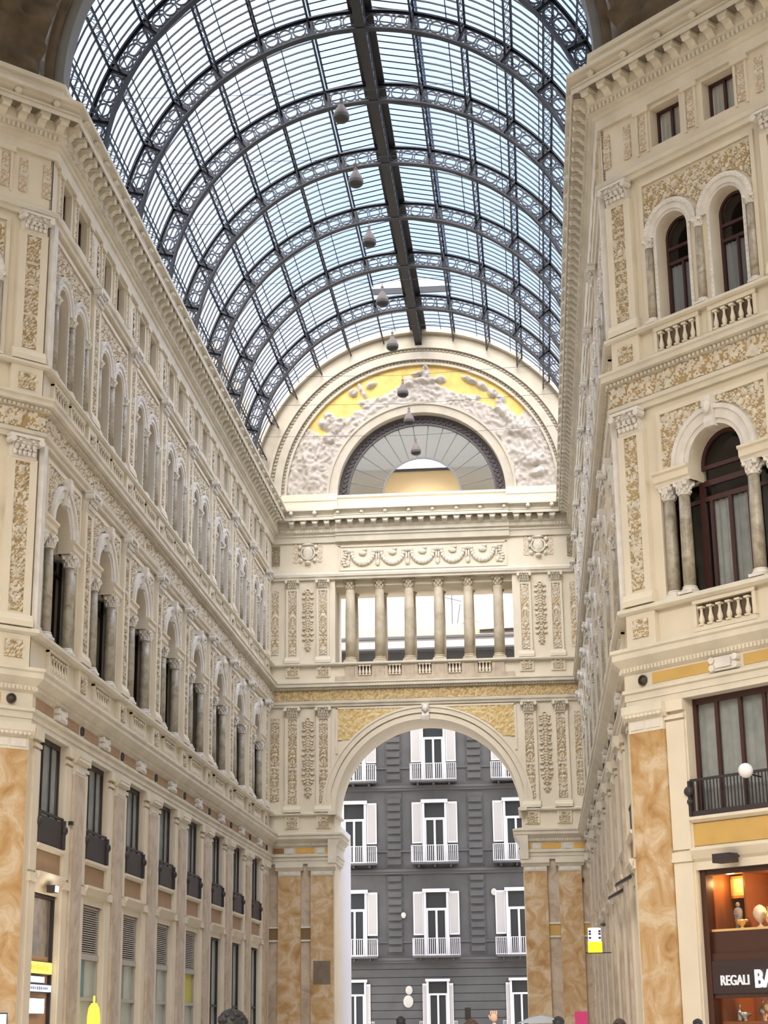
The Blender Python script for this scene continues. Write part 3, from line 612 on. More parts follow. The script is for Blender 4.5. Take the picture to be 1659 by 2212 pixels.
# attic panel with garlands
q = MB(); q.box(-4.15, 4.15, 0, .05, 24.24, 24.32); q.box(-4.15, 4.15, 0, .05, 23.04, 23.12)
for sg in (-1, 1): q.box(*sorted((sg*4.07, sg*4.15)), 0, .05, 23.1, 24.3)
link('panel_border', q.mesh('panel_border', CREAM), fr)
for i in range(5):
    q = MB(); 
    for j in range(13):
        a = PI*(j/12); q.ball((-.55*math.cos(a), -.06, 24.0-.62*math.sin(a)), .1+.04*math.sin(a), .09, .1+.04*math.sin(a), 7, 5)
    for sg in (-1, 1):
        q.ball((sg*.66, -.07, 24.02), .14, .1, .14, 8, 6); q.ball((sg*.68, -.05, 23.72), .06, .06, .26, 7, 5); q.ball((sg*.72, -.05, 23.4), .1, .05, .16, 7, 5)
    q.ball((0, -.05, 23.9), .2, .07, .13, 8, 6); q.ball((.1, -.05, 24.08), .12, .06, .08, 7, 5)
    inst('garland', q.mesh('garland', FIG, True), fr, -2.96+i*1.48, 0)
for sg in (-1, 1):
    q = MB(); [q.ball((sg*(3.85+.08*math.sin(k)), -.04, 23.3+k*.13), .12, .06, .07, 7, 5) for k in range(7)]; inst('garland_end', q.mesh('garland_end', FIG, True), fr)
# loggia: columns, sill, balustrade
LS, LC, LB = col_shaft(.25, 3.4, MLOG), col_capital(.22, .5, MLOG), col_base(.23, .3, MLOG)
NAMES = ['leftmost', 'second from the left', 'third from the left', 'third from the right', 'second from the right', 'rightmost']
for i in range(6):
    column('end', -3.63+i*1.453, -.32, 18.43, LS, LB, LC, .3, 3.4, 'front column of the loggia, %s of the six, above the great arch' % NAMES[i], 'loggia columns', 'loggia_column')
    column('end', -3.63+i*1.453, -1.9, 18.43, LS, LB, LC, .3, 3.4, 'rear loggia column half hidden behind the one %s of the front row' % NAMES[i], 'loggia columns', 'loggia_column')
b = MB(); b.box(-4.34, 4.34, -2.6, -.02, 18.28, 18.43); link('loggia_floor', b.mesh('loggia_floor', MLOG), fr)
MB_ = mat('blotchy_marble', (.56, .46, .34), .6, var=.25, vscale=3)
for i in range(5):
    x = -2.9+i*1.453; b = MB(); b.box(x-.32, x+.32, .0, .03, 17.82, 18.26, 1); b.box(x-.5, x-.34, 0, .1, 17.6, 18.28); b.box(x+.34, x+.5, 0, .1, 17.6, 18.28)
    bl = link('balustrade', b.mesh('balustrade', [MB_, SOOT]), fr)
    for j in range(4): inst('baluster', ME_BAL3, bl, x-.24+j*.16, .09, 17.76)
b = MB()
for i in range(6): x = -3.63+i*1.453; b.box(x-.22, x+.22, 0, .09, 17.5, 18.3)
b.box(-4.34, 4.34, 0, .11, 17.5, 17.74); link('balustrade_dado', b.mesh('balustrade_dado', MB_), fr)
# attic base above the top cornice
b = MB(); b.ext([(-2.6, 26.1), (.2, 26.1), (.2, 26.3), (.12, 26.34), (.12, 26.72), (.2, 26.78), (.2, 26.9), (-2.6, 26.95)], const(-4.2), const(4.2))
for sg in (-1, 1): b.box(*sorted((sg*4.2, sg*7.6)), -1.5, .26, 26.1, 26.62); b.box(*sorted((sg*4.2, sg*7.6)), -1.5, .3, 26.62, 26.74); b.box(*sorted((sg*4.2, sg*7.6)), -1.5, .22, 26.74, 27.0)
link('blocking_course', b.mesh('blocking_course', CREAM), fr)
# gable wall: half ring
b = MB(); b.ring(0, 26.95, 4.2, 8.72, -.8, 0, n=56); b.ring(0, 26.95, 4.2, 4.62, 0, .12, n=56); b.ring(0, 26.95, 4.62, 4.74, 0, .2, n=56); gw = link('gable_wall', b.mesh('gable_wall', GAB), fr)
b = MB(); b.ring(0, 26.95, 6.75, 6.87, 0, .2, n=56); b.ring(0, 26.95, 6.87, 7.02, 0, .14, n=56, mi=1); b.ring(0, 26.95, 7.02, 7.4, 0, .3, n=56); b.ring(0, 26.95, 7.4, 7.62, 0, .2, n=56, mi=1); b.ring(0, 26.95, 7.62, 7.75, 0, .34, n=56); b.ring(0, 26.95, 8.5, 8.75, 0, .3, n=56)
for i in range(120):
    a = PI*(i+.5)/120; b.ball((6.94*math.cos(a), -.16, 26.95+6.94*math.sin(a)), .06, .05, .06, 6, 4, 1)
    a = PI*(i+.5)/120; b.ball((7.51*math.cos(a), -.22, 26.95+7.51*math.sin(a)), .09, .05, .05, 6, 4, 1)
inst('outer_archivolt', b.mesh('outer_archivolt', [GAB, COFF2]), gw)
# tympanum relief (polar height field): gilded ground, figures and rocks
nr, na = 34, 260; A_, R_ = np.meshgrid(np.linspace(0, PI, na+1), np.linspace(4.74, 6.75, nr+1)); XX = R_*np.cos(A_); ZZ = R_*np.sin(A_)
H = np.clip(carve(XX+20, ZZ, 3.4, 21)+.35, 0, 2)*.10+.05*vnoise(XX*6+40, ZZ*6)
deg = np.degrees(A_); sky = 5.75+.25*np.sin(A_*9)+.35*(np.abs(deg-88) > 25)*0-.5*((deg > 122) & (deg < 140))-.35*((deg > 48) & (deg < 58))+.35*((deg > 70) & (deg < 118))*0
gold = (R_ > sky) & (deg > 37) & (deg < 148)
fig = np.zeros_like(H)
def blob(cd, cr, wd, wr, h): # angular centre in degrees, radius
    global fig
    d = ((deg-cd)*PI/180*cr/wd)**2+((R_-cr)/wr)**2; fig = np.maximum(fig, h*np.clip(1-d, 0, 1)**.5)
for cd, cr_, wd, wr, h in ((87, 6.25, .22, .34, .3), (87, 6.6, .12, .13, .32), (87, 5.95, .6, .18, .22), (80, 6.05, .3, .2, .22), (95, 5.9, .28, .3, .22), (91, 6.3, .3, .1, .2),
                           (118, 6.2, .1, .5, .16), (113, 6.3, .3, .15, .2), (122, 6.4, .22, .2, .2), (142, 6.0, .25, .5, .26), (138, 6.1, .25, .4, .26), (139, 5.6, .55, .3, .24), (147, 5.5, .3, .3, .2),
                           (66, 6.4, .5, .14, .22), (60, 6.35, .35, .2, .22), (54, 6.3, .3, .22, .22), (49, 6.2, .25, .28, .22), (45, 5.9, .45, .3, .3), (38, 5.9, .55, .3, .32), (34, 5.7, .35, .4, .3), (30, 6.1, .5, .35, .26), (14, 5.9, .25, .6, .3), (8, 5.9, .2, .5, .3), (18, 5.4, .5, .3, .2),
                           (165, 5.8, .4, .3, .2), (172, 5.6, .5, .25, .22), (160, 6.1, .25, .25, .2)): blob(cd, cr_, wd, wr, h)
fig = fig*(.6+.6*vnoise(XX*9+3, ZZ*9+8)); isg = gold & (fig < .05)
HH = np.where(isg, 0.0, H)+fig
b = MB(); vs = np.stack([XX, -.02-HH, 26.95+ZZ], -1).reshape(-1, 3); fs = []; mi = []; n1 = na+1
for j in range(nr):
    for i in range(na): fs.append((j*n1+i, (j+1)*n1+i, (j+1)*n1+i+1, j*n1+i+1)); mi.append(1 if isg[j, i] and isg[j+1, i+1] else 0)
b.add(vs.tolist(), fs, mi); inst('gilded_relief', b.mesh('gilded_relief', [mat('relief_plaster', (.58, .52, .45), .85, var=.12, vscale=4), GOLD], True), gw)
# fan window
WN[0] += 1; fw = link('window_%d' % WN[0], None, loc=(0, D, 26.95)); tag(fw, 'great half-round fan window in the gable above the top cornice', 'window', 'structure')
b = MB(); b.ring(0, 0, 3.68, 4.22, -.5, -.42, n=60)
for i in range(46):
    a = PI*(i+.5)/46; b.ring(3.95*math.cos(a), 3.95*math.sin(a), .1, .14, -.42, -.36, 0, 360, 8)
b.ring(0, 0, 3.66, 3.74, -.45, -.3, n=60); inst('iron_lace_border', b.mesh('iron_lace_border', LACE), fw)
b = MB(); b.ring(0, 0, 1.97, 3.7, -.5, -.49, n=48); inst('window_pane', b.mesh('window_pane', FANG), fw)
b = MB()
for i in range(16):
    a = PI*i/15; b.tube((1.97*math.cos(a), .45, 1.97*math.sin(a)), (3.7*math.cos(a), .45, 3.7*math.sin(a)), .028, 5)
b.ring(0, 0, 1.92, 2.0, -.52, -.42, n=40); inst('glazing_bars', b.mesh('glazing_bars', mat('grey_glazing_bar', (.18, .18, .18), .5)), fw)

# passage beyond the arch
b = MB()
for sg in (-1, 1): b.box(*sorted((sg*4.45, sg*7.5)), -7.4, -2.8, 0, 10.9)
o = link('wall_passage', b.mesh('wall_passage', PW), loc=(0, D, 0)); tag(o, 'white jambs of the exit passage beyond the great arch', 'wall', 'structure')
# floor and street
b = MB(); b.box(-46, 46, -140, 27, -.3, 0); o = link('floor', b.mesh('floor', FLOOR)); tag(o, 'paved floor of the arcade below the picture', 'floor', 'structure')

# ------------------------------------------------------------------ glass vault
vault = link('ceiling', None, loc=(0, 0, ZC)); tag(vault, 'barrel vault of iron ribs and glass over the arm', 'ceiling', 'structure')
def pol(a, r): a = math.radians(a); return (-r*math.cos(a), r*math.sin(a))
PA = 180/14.
def bar(b, p, q, w_, y0, y1): # flat bar between polar points in the rib plane
    a, c = Vector((p[0], 0, p[1])), Vector((q[0], 0, q[1])); d = (c-a).normalized(); n = Vector((-d.z, 0, d.x))*w_/2
    vs = [(a+n), (c+n), (c-n), (a-n)]; b.add([(v.x, y0, v.z) for v in vs]+[(v.x, y1, v.z) for v in vs], [(0, 1, 2, 3), (7, 6, 5, 4), (0, 4, 5, 1), (1, 5, 6, 2), (2, 6, 7, 3), (3, 7, 4, 0)])
b = MB(); b.ring(0, 0, 7.60, 7.66, -.13, .13, n=84); b.ring(0, 0, 8.32, 8.38, -.11, .11, n=84); b.ring(0, 0, 7.66, 7.73, -.03, .03, n=84); b.ring(0, 0, 8.26, 8.32, -.03, .03, n=84)
for k in range(15):
    a = PA*k
    for w0 in (0,):
        p, q = pol(a, 7.6), pol(a, 8.4); bar(b, p, q, .24, -.03, .03); bar(b, p, q, .07, -.1, .1)
    if k < 14:
        for c in range(3):
            ac = a+PA*(c+.5)/3*.86+PA*.07; x, z = pol(ac, 7.99); b.ring(x, z, .2, .245, -.025, .025, 0, 360, 16); da = PA*.86/6
            for s1_, s2_ in ((-1, 7.75), (1, 7.75), (-1, 8.22), (1, 8.22)):
                p = pol(ac+s1_*da, s2_); v = Vector((x-p[0], z-p[1])); v = v*max(.05, 1-.235/v.length); bar(b, p, (p[0]+v.x, p[1]+v.y), .05, -.025, .025)
rib = b.mesh('arched_rib', IRON)
RY = [42.25]+[47.1+4.9*k for k in range(7)]
for y in RY[1:]: inst('arched_rib', rib, vault, 0, -y)
Y0, Y1 = 42.2, D+.1
# purlins: lattice girders along the vault
def purlin(L):
    b = MB(); b.box(0, L, -.04, .04, -.03, .02); b.box(0, L, -.035, .035, -.42, -.38); n = int(L/.49); st = L/n
    for i in range(n):
        z0_, z1_ = (-.4, -.02) if i % 2 else (-.02, -.4); b.tube((i*st, 0, z0_), ((i+1)*st, 0, z1_), .014, 4)
        b.tube((i*st, 0, -.4), (i*st, 0, -.02), .014, 4)
    return b.mesh('purlin', IRON)
pl = purlin(Y1-Y0)
for k in range(15):
    if k == 7: continue
    a = PA*k; x, z = pol(a, 8.4); q = link('purlin', pl, vault, mw=Matrix.Translation((x, Y0, z)) @ Matrix.Rotation(math.radians(a-90), 4, 'Y') @ Matrix.Rotation(PI/2, 4, 'Z'))
b = MB(); b.box(-.17, .17, -Y1, -Y0, 7.62, 8.36); b.box(-.42, .42, -Y1, -Y0, 8.4, 8.5)
i = 0
for n_ in range(int((Y1-Y0)/.6)): b.box(-.2, .2, -(Y0+n_*.6+.08), -(Y0+n_*.6), 7.7, 8.3)
link('ridge_beam', b.mesh('ridge_beam', mat('ridge_iron', (.018, .017, .018), .6)), vault)
# glazing per bay
edges = [Y0]+RY[1:]+[Y1]
for i in range(len(edges)-1):
    ya, yb = edges[i], edges[i+1]; lant = yb < 76.8
    spans = [(0, 77.14), (102.86, 180)] if lant else [(0, 180)]
    g = MB(); br = MB(); nb_ = 10 if i < 7 else 9
    for a0, a1 in spans:
        n = max(6, int((a1-a0)/3)); vs = []
        for j in range(n+1):
            x, z = pol(a0+(a1-a0)*j/n, 8.5); vs += [(x, ya, z), (x, yb, z)]
        g.add(vs, [(2*j, 2*j+1, 2*j+3, 2*j+2) for j in range(n)])
        for k in range(nb_+1): 
            y = ya+(yb-ya)*(k+.5)/(nb_+1)
            br.ring(0, 0, 8.44, 8.49, -y-.022, -y+.022, 180-a1, 180-a0, n=max(8, int((a1-a0)/4)))
        for k in range(15):
            for dd in (.38, ):
                a = PA*(k+(dd if k < 7 else 1-dd)); 
                if k < 14 and a0 <= a <= a1: x, z = pol(a, 8.44); br.tube((x, ya, z), (x, yb, z), .02, 5)
    if lant:     # raised lantern over the crown
        for sg in (-1, 1):
            x, z = 1.9, 8.95; g.add([(sg*x, ya, z), (sg*x, yb, z), (0, yb, 9.35), (0, ya, 9.35)], [(0, 1, 2, 3)])
            g.add([(sg*1.87, ya, 8.3), (sg*1.87, yb, 8.3), (sg*1.9, yb, 8.95), (sg*1.9, ya, 8.95)], [(0, 1, 2, 3)])
            for k in range(nb_+1):
                y = ya+(yb-ya)*(k+.5)/(nb_+1); br.tube((sg*x, y, z-.04), (0, y, 9.3), .03, 4)
            br.tube((sg*x, ya, z), (sg*x, yb, z), .05, 5)
        br.tube((0, ya, 9.33), (0, yb, 9.33), .09, 6)
    q = link('glass_panel', g.mesh('glass_panel', ROOFG), vault); link('glazing_bars', br.mesh('glazing_bars', IRON), q)
b = MB(); b.box(-1.95, 1.95, -76.5, -76.42, 8.45, 8.75, 0)
b.add([(-1.95, 76.4, 8.75), (1.95, 76.4, 8.75), (1.95, 76.4, 8.95), (0, 76.4, 9.35), (-1.95, 76.4, 8.95)], [(0, 1, 2, 3, 4)], 1); link('lantern_end', b.mesh('lantern_end', [IRON, mat('pale_grey_panel', (.50, .54, .56), .6)]), vault)
# springing ironwork: sill beams
b = MB()
for sg in (-1, 1): b.box(*sorted((sg*7.55, sg*8.5)), -Y1, -Y0, -.9, -.05)
link('springing_beam', b.mesh('springing_beam', mat('roof_gutter', (.35, .33, .28), .8)), vault)
# crossing arch and pendentives
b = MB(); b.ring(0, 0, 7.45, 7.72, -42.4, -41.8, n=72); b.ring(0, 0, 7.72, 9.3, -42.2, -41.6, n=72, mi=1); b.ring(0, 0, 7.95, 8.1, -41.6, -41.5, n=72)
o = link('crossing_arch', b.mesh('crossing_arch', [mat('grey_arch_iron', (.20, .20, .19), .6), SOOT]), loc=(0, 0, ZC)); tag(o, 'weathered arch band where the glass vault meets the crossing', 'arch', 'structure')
def pendentive(sg):
    nu, nv = 110, 90; b = MB(); vs = []
    U_, V_ = np.meshgrid(np.linspace(0, 1, nu+1), np.linspace(0, 60, nv+1)); a = np.radians(V_); R = 8.15
    p1 = np.stack([-R*np.cos(a), 41.55+0*a, R*np.sin(a)], -1); cy_ = 23.15; p2 = np.stack([-(41.55-cy_)+0*a, cy_+R*np.cos(a), R*np.sin(a)], -1)
    P = p1*(1-U_[..., None])+p2*U_[..., None]; Hh = np.clip(carve(U_*14, V_*.16+3, 1.6, 31)+.2, 0, 1)*.28+.1*vnoise(U_*60, V_)
    dn = np.array([.7071, -.7071, -.2]); P = P+dn*Hh[..., None]; P[..., 0] *= -sg
    n1 = nu+1; fs = [(j*n1+i, j*n1+i+1, (j+1)*n1+i+1, (j+1)*n1+i) for j in range(nv) for i in range(nu)]
    b.add(P.reshape(-1, 3).tolist(), fs); return b.mesh('pendentive', SOOT, True)
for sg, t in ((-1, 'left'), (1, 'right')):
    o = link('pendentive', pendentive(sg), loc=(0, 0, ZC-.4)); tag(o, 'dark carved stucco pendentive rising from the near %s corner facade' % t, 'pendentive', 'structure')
# the rest of the crossing around and behind the camera: opposite corner facades, arms and glass dome
b = MB()
for sg in (-1, 1):
    for p, q in (((7.5, 4.85), (18.3, 15.65)), ((7.5, -25), (7.5, 4.85)), ((18.3, 15.65), (45, 15.65)), ((18.3, 30.65), (45, 30.65)), ((16.5, 32.4), (18.3, 30.65))):
        b.add([(sg*p[0], p[1], 0), (sg*q[0], q[1], 0), (sg*q[0], q[1], 28), (sg*p[0], p[1], 28)], [(0, 1, 2, 3)])
b.add([(-7.5, -25, 0), (7.5, -25, 0), (7.5, -25, 28), (-7.5, -25, 28), (-45, 15, 0), (-45, 31, 0), (-45, 31, 28), (-45, 15, 28), (45, 15, 0), (45, 31, 0), (45, 31, 28), (45, 15, 28)], [(0, 1, 2, 3), (4, 5, 6, 7), (8, 9, 10, 11)])
o = link('wall_crossing', b.mesh('wall_crossing', CREAM)); tag(o, 'facades of the crossing and the other arms around the viewer', 'wall', 'structure')
b = MB(); b.lathe([(18.5*math.cos(math.radians(a)), 36+15*math.sin(math.radians(a))) for a in range(0, 85, 7)]+[(1.2, 51)], 0, 23.15, 32); do = link('unseen_ceiling_dome', b.mesh('unseen_ceiling_dome', DOMEG)); tag(do, 'unseen glass dome over the crossing above the viewer, tinted dark to cut daylight', 'ceiling', 'structure')
b = MB()
for k in range(16):
    a = 2*PI*k/16; pr_ = [(18.3*math.cos(math.radians(t)), 36+14.8*math.sin(math.radians(t))) for t in range(0, 91, 10)]
    for (r0, z0), (r1, z1) in zip(pr_, pr_[1:]): b.tube((r0*math.cos(a), 23.15+r0*math.sin(a), z0), (r1*math.cos(a), 23.15+r1*math.sin(a), z1), .15, 5)
b2 = MB()
for q_ in (2, 3):
    c_ = 90*q_+45
    vs = [(18.4*math.cos(math.radians(c_+t)), 23.15+18.4*math.sin(math.radians(c_+t)), z) for t in range(-18, 19, 6) for z in (28, 36.2)]; b2.add(vs, [(2*j, 2*j+2, 2*j+3, 2*j+1) for j in range(6)])
for sx, sy in ((0, -1), (1, 0), (-1, 0)): b2.add([(sx*18.3-sy*9, 23.15+sy*18.3+abs(sx)*-9, 28), (sx*18.3+sy*9, 23.15+sy*18.3+abs(sx)*9, 28), (sx*18.3+sy*9, 23.15+sy*18.3+abs(sx)*9, 36.2), (sx*18.3-sy*9, 23.15+sy*18.3+abs(sx)*-9, 36.2)], [(0, 1, 2, 3)])
link('drum', b2.mesh('drum', DOMEG), do)  # unseen drum, same dark tint as the dome to cut daylight
link('dome_rib', b.mesh('dome_rib', IRON), do)
b = MB(); b.box(-10.4, -9.4, -86, -76.5, 20, 33.5); o = link('rooftop_wall', b.mesh('rooftop_wall', mat('tan_render', (.55, .46, .32), .9))); tag(o, 'tan rendered wall seen through the last glass on the left', 'wall', 'structure')

# ------------------------------------------------------------------ hanging lamps and wires
def lamp_mesh():
    b = MB(); b.lathe([(.02, .62), (.03, .6), (.03, .5), (.07, .47), (.05, .42), (.09, .38), (.12, .3), (.16, .26), (.22, .12), (.25, .03), (.25, .0)], n=20); return b.mesh('lamp_shade', LAMPM, True)
def bulb_mesh():
    b = MB(); b.lathe([(.25, .0), (.24, -.09), (.17, -.16), (.01, -.19)], n=20); return b.mesh('lamp_glass', LAMPD, True)
def hook_mesh():
    b = MB(); b.tube((0, 0, .6), (0, 0, .8), .012, 5); b.box(-.05, .05, -.03, .03, .56, .62); return b.mesh('hook', LAMPM)
ls, lb_, lh = lamp_mesh(), bulb_mesh(), hook_mesh()
LY = [45.8, 50.0, 54.5, 59.7, 64.2, 69.6, 73.2, 77.6]; LPX = [(737, 237), (769, 390), (796, 528), (829, 640), (847, 746), (871, 835), (883, 912), (897, 980)]
def ray(px, py): return (fwd*3689.65+r2*(px-829.5)-u2*(py-1106)).normalized()
for i, y in enumerate(LY):
    x, z = .0, 28.0
    e = link('pendant_lamp', None, loc=(x, y, z-.1)); tag(e, 'bell-shaped pendant lamp hanging mid-air under the vault, %s from the nearest' % ORD[i], 'lamp', group='pendant lamps strung along the vault')
    inst('lamp_shade', ls, e); inst('lamp_glass', lb_, e); inst('hook', lh, e)
    b = MB(); b.tube((-7.4, y, 28.95), (0, y, 28.72), .008, 4); b.tube((0, y, 28.72), (7.4, y, 28.95), .008, 4)
    o = link('suspension_wire', b.mesh('suspension_wire', IRON)); tag(o, 'thin wire across the vault holding the %s pendant lamp' % ORD[i], 'wire', group='lamp wires across the vault')

# ------------------------------------------------------------------ street building beyond the arch
YB = 98.; bl = link('apartment_building', None, loc=(0, YB, 0)); tag(bl, 'dark grey apartment building with white shuttered windows seen through the great arch', 'building')
b = MB(); b.box(-16, 16, -10, 0, 0, 22.4); 
for z in (4.95, 9.8, 14.5): b.box(-16, 16, 0, .14, z, z+.14, 1); b.box(-16, 16, 0, .09, z-.14, z, 1)
for z in (5.9, 10.9, 15.6): b.box(-16, 16, 0, .06, z, z+.09, 1)
for xq in (-12.17, -7.57, -2.97, 1.66, 6.24, 10.8):
    for z0, z1 in ((5.3, 9.6), (10.1, 14.2), (14.9, 19)):
        b.box(xq-.46, xq+.46, 0, .035, z0, z1)
        k = int((z1-z0)/.43)
        for j in range(k): b.box(xq-.38, xq+.38, .035, .11, z0+.1+j*.43, z0+.38+j*.43)
for j in range(11): b.box(-16, 16, 0, .045, .1+j*.44, .5+j*.44)
link('facade', b.mesh('facade', [GREYB, GREYB2]), bl)
wf = MB(); wf.box(-.74, -.6, 0, .14, 0, 2.5); wf.box(.6, .74, 0, .14, 0, 2.5); wf.box(-.8, .8, 0, .2, 2.5, 2.64); wf.box(-.6, .6, 0, .08, 1.78, 1.88); wf.box(-.06, .06, 0, .08, 0, 1.8); wf.box(-.6, .6, 0, .08, 0, .08); wf.box(-.62, -.5, 0, .08, 0, 1.8); wf.box(.5, .62, 0, .08, 0, 1.8)
wf = wf.mesh('window', PW); wg = quad(-.6, .6, 0, 2.5, .02).mesh('pane', mat('dark_pane', (.03, .035, .04), .15))
sh = MB(); sh.box(0, .6, 0, .05, 0, 2.45); sh.box(.07, .53, .05, .055, .1, 2.35, 1)
for j in range(28): sh.box(.08, .52, .05, .065, .12+j*.08, .17+j*.08, 1)
sh = sh.mesh('shutter', [PW, SHUT])
def rail(h=.95):
    b = MB(); w_ = 1.3; d = .75
    b.box(-w_, w_, 0, d, -.1, 0, 1)
    for z in (h, .06): b.box(-w_, w_, d-.03, d, z-.03, z); b.box(-w_, -w_+.03, 0, d, z-.03, z); b.box(w_-.03, w_, 0, d, z-.03, z)
    for i in range(25): x = -w_+i*2*w_/24; b.box(x-.017, x+.017, d-.03, d-.005, 0, h)
    for i in range(6):
        for sg in (-1, 1): y = i*d/6; b.box(sg*(w_-.015)-.01, sg*(w_-.015)+.01, y, y+.02, 0, h)
    for x in (-.9, 0, .9): b.box(x-.05, x+.05, 0, .6, -.24, -.1, 1)
    return b.mesh('balcony', [PW, GREYB2])
bal = rail()
for ci, xc in enumerate((-9.85, -5.25, -.65, 3.95, 8.55)):
    for zi, z in enumerate((1.25, 6.0 if 0 else 5.95, 10.85, 15.35)):
        zb = (1.25, 5.17, 10.26, 14.86)[zi]; hh = (2.75, 3.6, 3.5, 3.5)[zi]; sc = hh/2.6
        if zi == 0:
            q = link('window', wf, bl, loc=(xc, -.05, zb)); q.scale = (.85, 1, 1.02)
        else: q = link('window', wf, bl, loc=(xc, -.05, zb)); q.scale = (.95, 1, sc)
        link('pane', wg, q)
        if zi and not (ci == 2 and zi == 3 and 0):
            for sg in (-1, 1):
                s_ = link('shutter', sh, q, loc=(sg*.76, -.02, .82), rz=0); s_.scale = (sg*1.0, 1, .70)
        else:
            for sg in (-1, 1): s_ = link('shutter', sh, q, loc=(sg*.7, -.02, 0)); s_.scale = (sg*.5, 1, .98); s_.rotation_euler = (0, 0, 0)
        if zi: link('balcony', bal, bl, loc=(xc, 0, zb))
        else: q2 = link('balcony', bal, bl, loc=(xc, .55, .75)); q2.scale = (.8, .8, 1)
for x, z, r in ((-2.25, 3.35, .2), (-2.3, 2.75, .28), (-2.5, 7.4, .14), (2.6, 8.6, .16)):
    b = MB(); b.ball((0, -.02, 0), r, .04, r*1.2, 12, 8); link('bare_plaster_patch', b.mesh('bare_plaster_patch', mat('bare_plaster%d' % int(x*10), (.52, .50, .46), .9)), bl, loc=(x, -.07, z))
b = MB(); b.box(-16, 16, -1.5, .9, 22.4, 22.5); b.box(-16, 16, -.4, .05, 22.4, 23.2, 1); b.box(-16, 16, -.4, .2, 23.2, 23.35)
link('roof_cornice', b.mesh('roof_cornice', [GREYB2, mat('pale_grey_render', (.62, .60, .60), .8)]), bl)
b = MB(); b.add([(-16, .2, 23.35), (16, .2, 23.35), (16, 3, 24.6), (-16, 3, 24.6)], [(0, 1, 2, 3)])
for j in range(5): b.tube((-16, .4+j*.55, 23.45+j*.245), (16, .4+j*.55, 23.45+j*.245), .06, 5)
link('tiled_roof', b.mesh('tiled_roof', mat('yellow_tile', (.62, .50, .28), .8, var=.2, vscale=3)), bl)
pe = link('penthouse', None, loc=(0, 100, 0)); tag(pe, 'rooftop cabin with sloping pinkish sheet roof at the right of the loggia view', 'building')
b = MB(); b.add([(2.0, -1.6, 23.8), (6, -1.6, 23.8), (6, 1.5, 26.0), (2.7, 1.5, 26.0)], [(0, 1, 2, 3)]); b.box(2.2, 6, -1.5, 1.4, 23.4, 23.8, 1)
for j in range(12): b.tube((2.1+j*.33, -1.62, 23.82), (2.75+j*.3, 1.5, 26.02), .02, 4)
link('sheet_roof', b.mesh('sheet_roof', [mat('pink_grey_sheet', (.60, .52, .54), .6), GREYB2]), pe)
b = MB(); b.box(-2.6, 1.0, 0, 2, 23.6, 24.75); b.add([(-.5, 0, 24.7), (2.6, 0, 24.7), (1.5, 0, 25.45)], [(0, 1, 2)]); b.tube((-.7, 0, 24.6), (1.5, -.1, 25.5), .08, 5); b.tube((1.5, -.1, 25.5), (2.7, 0, 25.1), .08, 5); b.tube((-3, -.05, 24.95), (-.6, -.05, 24.65), .09, 5); b.box(-3, -2.85, -.1, .1, 24, 24.95)
o = link('rooftop_gable', b.mesh('rooftop_gable', mat('peach_render', (.80, .64, .50), .8)), loc=(0, 104, .2)); tag(o, 'peach rooftop gable and parapet above the yellow tiled edge', 'building')
b = MB(); b.tube((0, 0, 24), (0, 0, 27.2), .025, 5); b.tube((-.5, 0, 26.9), (.6, 0, 26.6), .02, 4); b.tube((.2, 0, 24.5), (.5, 0, 26.4), .02, 4)
o = link('roof_aerial', b.mesh('roof_aerial', IRON), loc=(.4, 103, 0)); tag(o, 'thin television aerial on the roofs beyond the loggia', 'aerial')
# ochre penthouse wall on the roof just behind the fan window
b = MB(); b.box(-4, 4, -.7, 0, 26.9, 28.65); b.box(-4, 4, -.7, .1, 28.65, 28.78, 1); o = link('rooftop_room', b.mesh('rooftop_room', [mat('ochre_render', (.80, .62, .36), .85), GREYB]), loc=(0, 83, 0)); tag(o, 'ochre rooftop room glimpsed through the hole of the fan window', 'building')

# ------------------------------------------------------------------ shops
def emit(name, col, s): return mat(name, (0, 0, 0), .6, emit=col, es=s)
LITW = emit('lit_white_sign', (.95, .97, 1), 1.6); LITY = emit('lit_yellow_sign', (1, .78, .12), 1.3); LITB = emit('lit_blue_white', (.75, .82, 1), 1.3)
# right near corner: jeweller's / gift shop window
wm = lambda x, o, z: wmat('cr', x, o, z)
def put(name, me, wall, x, o, z, label, cat, group=None, kind=None):
    q = link(name, me); q.matrix_world = wmat(wall, x, o, z); return tag(q, label, cat, kind, group)
SHW = mat('shop_wood', (.30, .10, .03), .4, var=.2, vscale=2); SHD = mat('shop_dark_wood', (.06, .022, .014), .35)
e = link('window_%d' % (WN[0]+1), None); WN[0] += 1; e.matrix_world = wm(3.08, 0, 0); tag(e, 'warm lit shop window on the near right corner facade', 'window', 'structure')
b = MB(); b.box(-1.38, -1.22, -.35, -.1, 0, 4.87); b.box(1.22, 1.38, -.35, -.1, 0, 4.87); b.box(-1.3, 1.3, -.35, -.12, 4.75, 4.87); b.box(-1.25, 1.25, -.5, -.2, 3.02, 3.5); b.box(-1.25, 1.25, -.4, -.15, 2.05, 3.02); b.box(-1.25, 1.25, -.55, -.2, 3.5, 3.55, 1)
inst('window_frame', b.mesh('window_frame', [SHD, mat('brass_edge', (.70, .45, .18), .4)]), e)
b = MB(); b.box(-1.3, 1.3, -1.7, -1.62, 0, 4.87); b.box(-1.38, -1.3, -1.7, -.3, 0, 4.87); b.box(1.3, 1.38, -1.7, -.3, 0, 4.87); b.box(-1.3, 1.3, -1.7, -.3, 4.8, 4.87); b.box(-1.3, 1.3, -1.7, -.35, 3.42, 3.5); b.box(-1.3, 1.3, -1.7, -.4, 1.5, 1.55); b.box(-.72, -.66, -1.62, -.8, 3.5, 4.8)
inst('display_box', b.mesh('display_box', SHW), e)
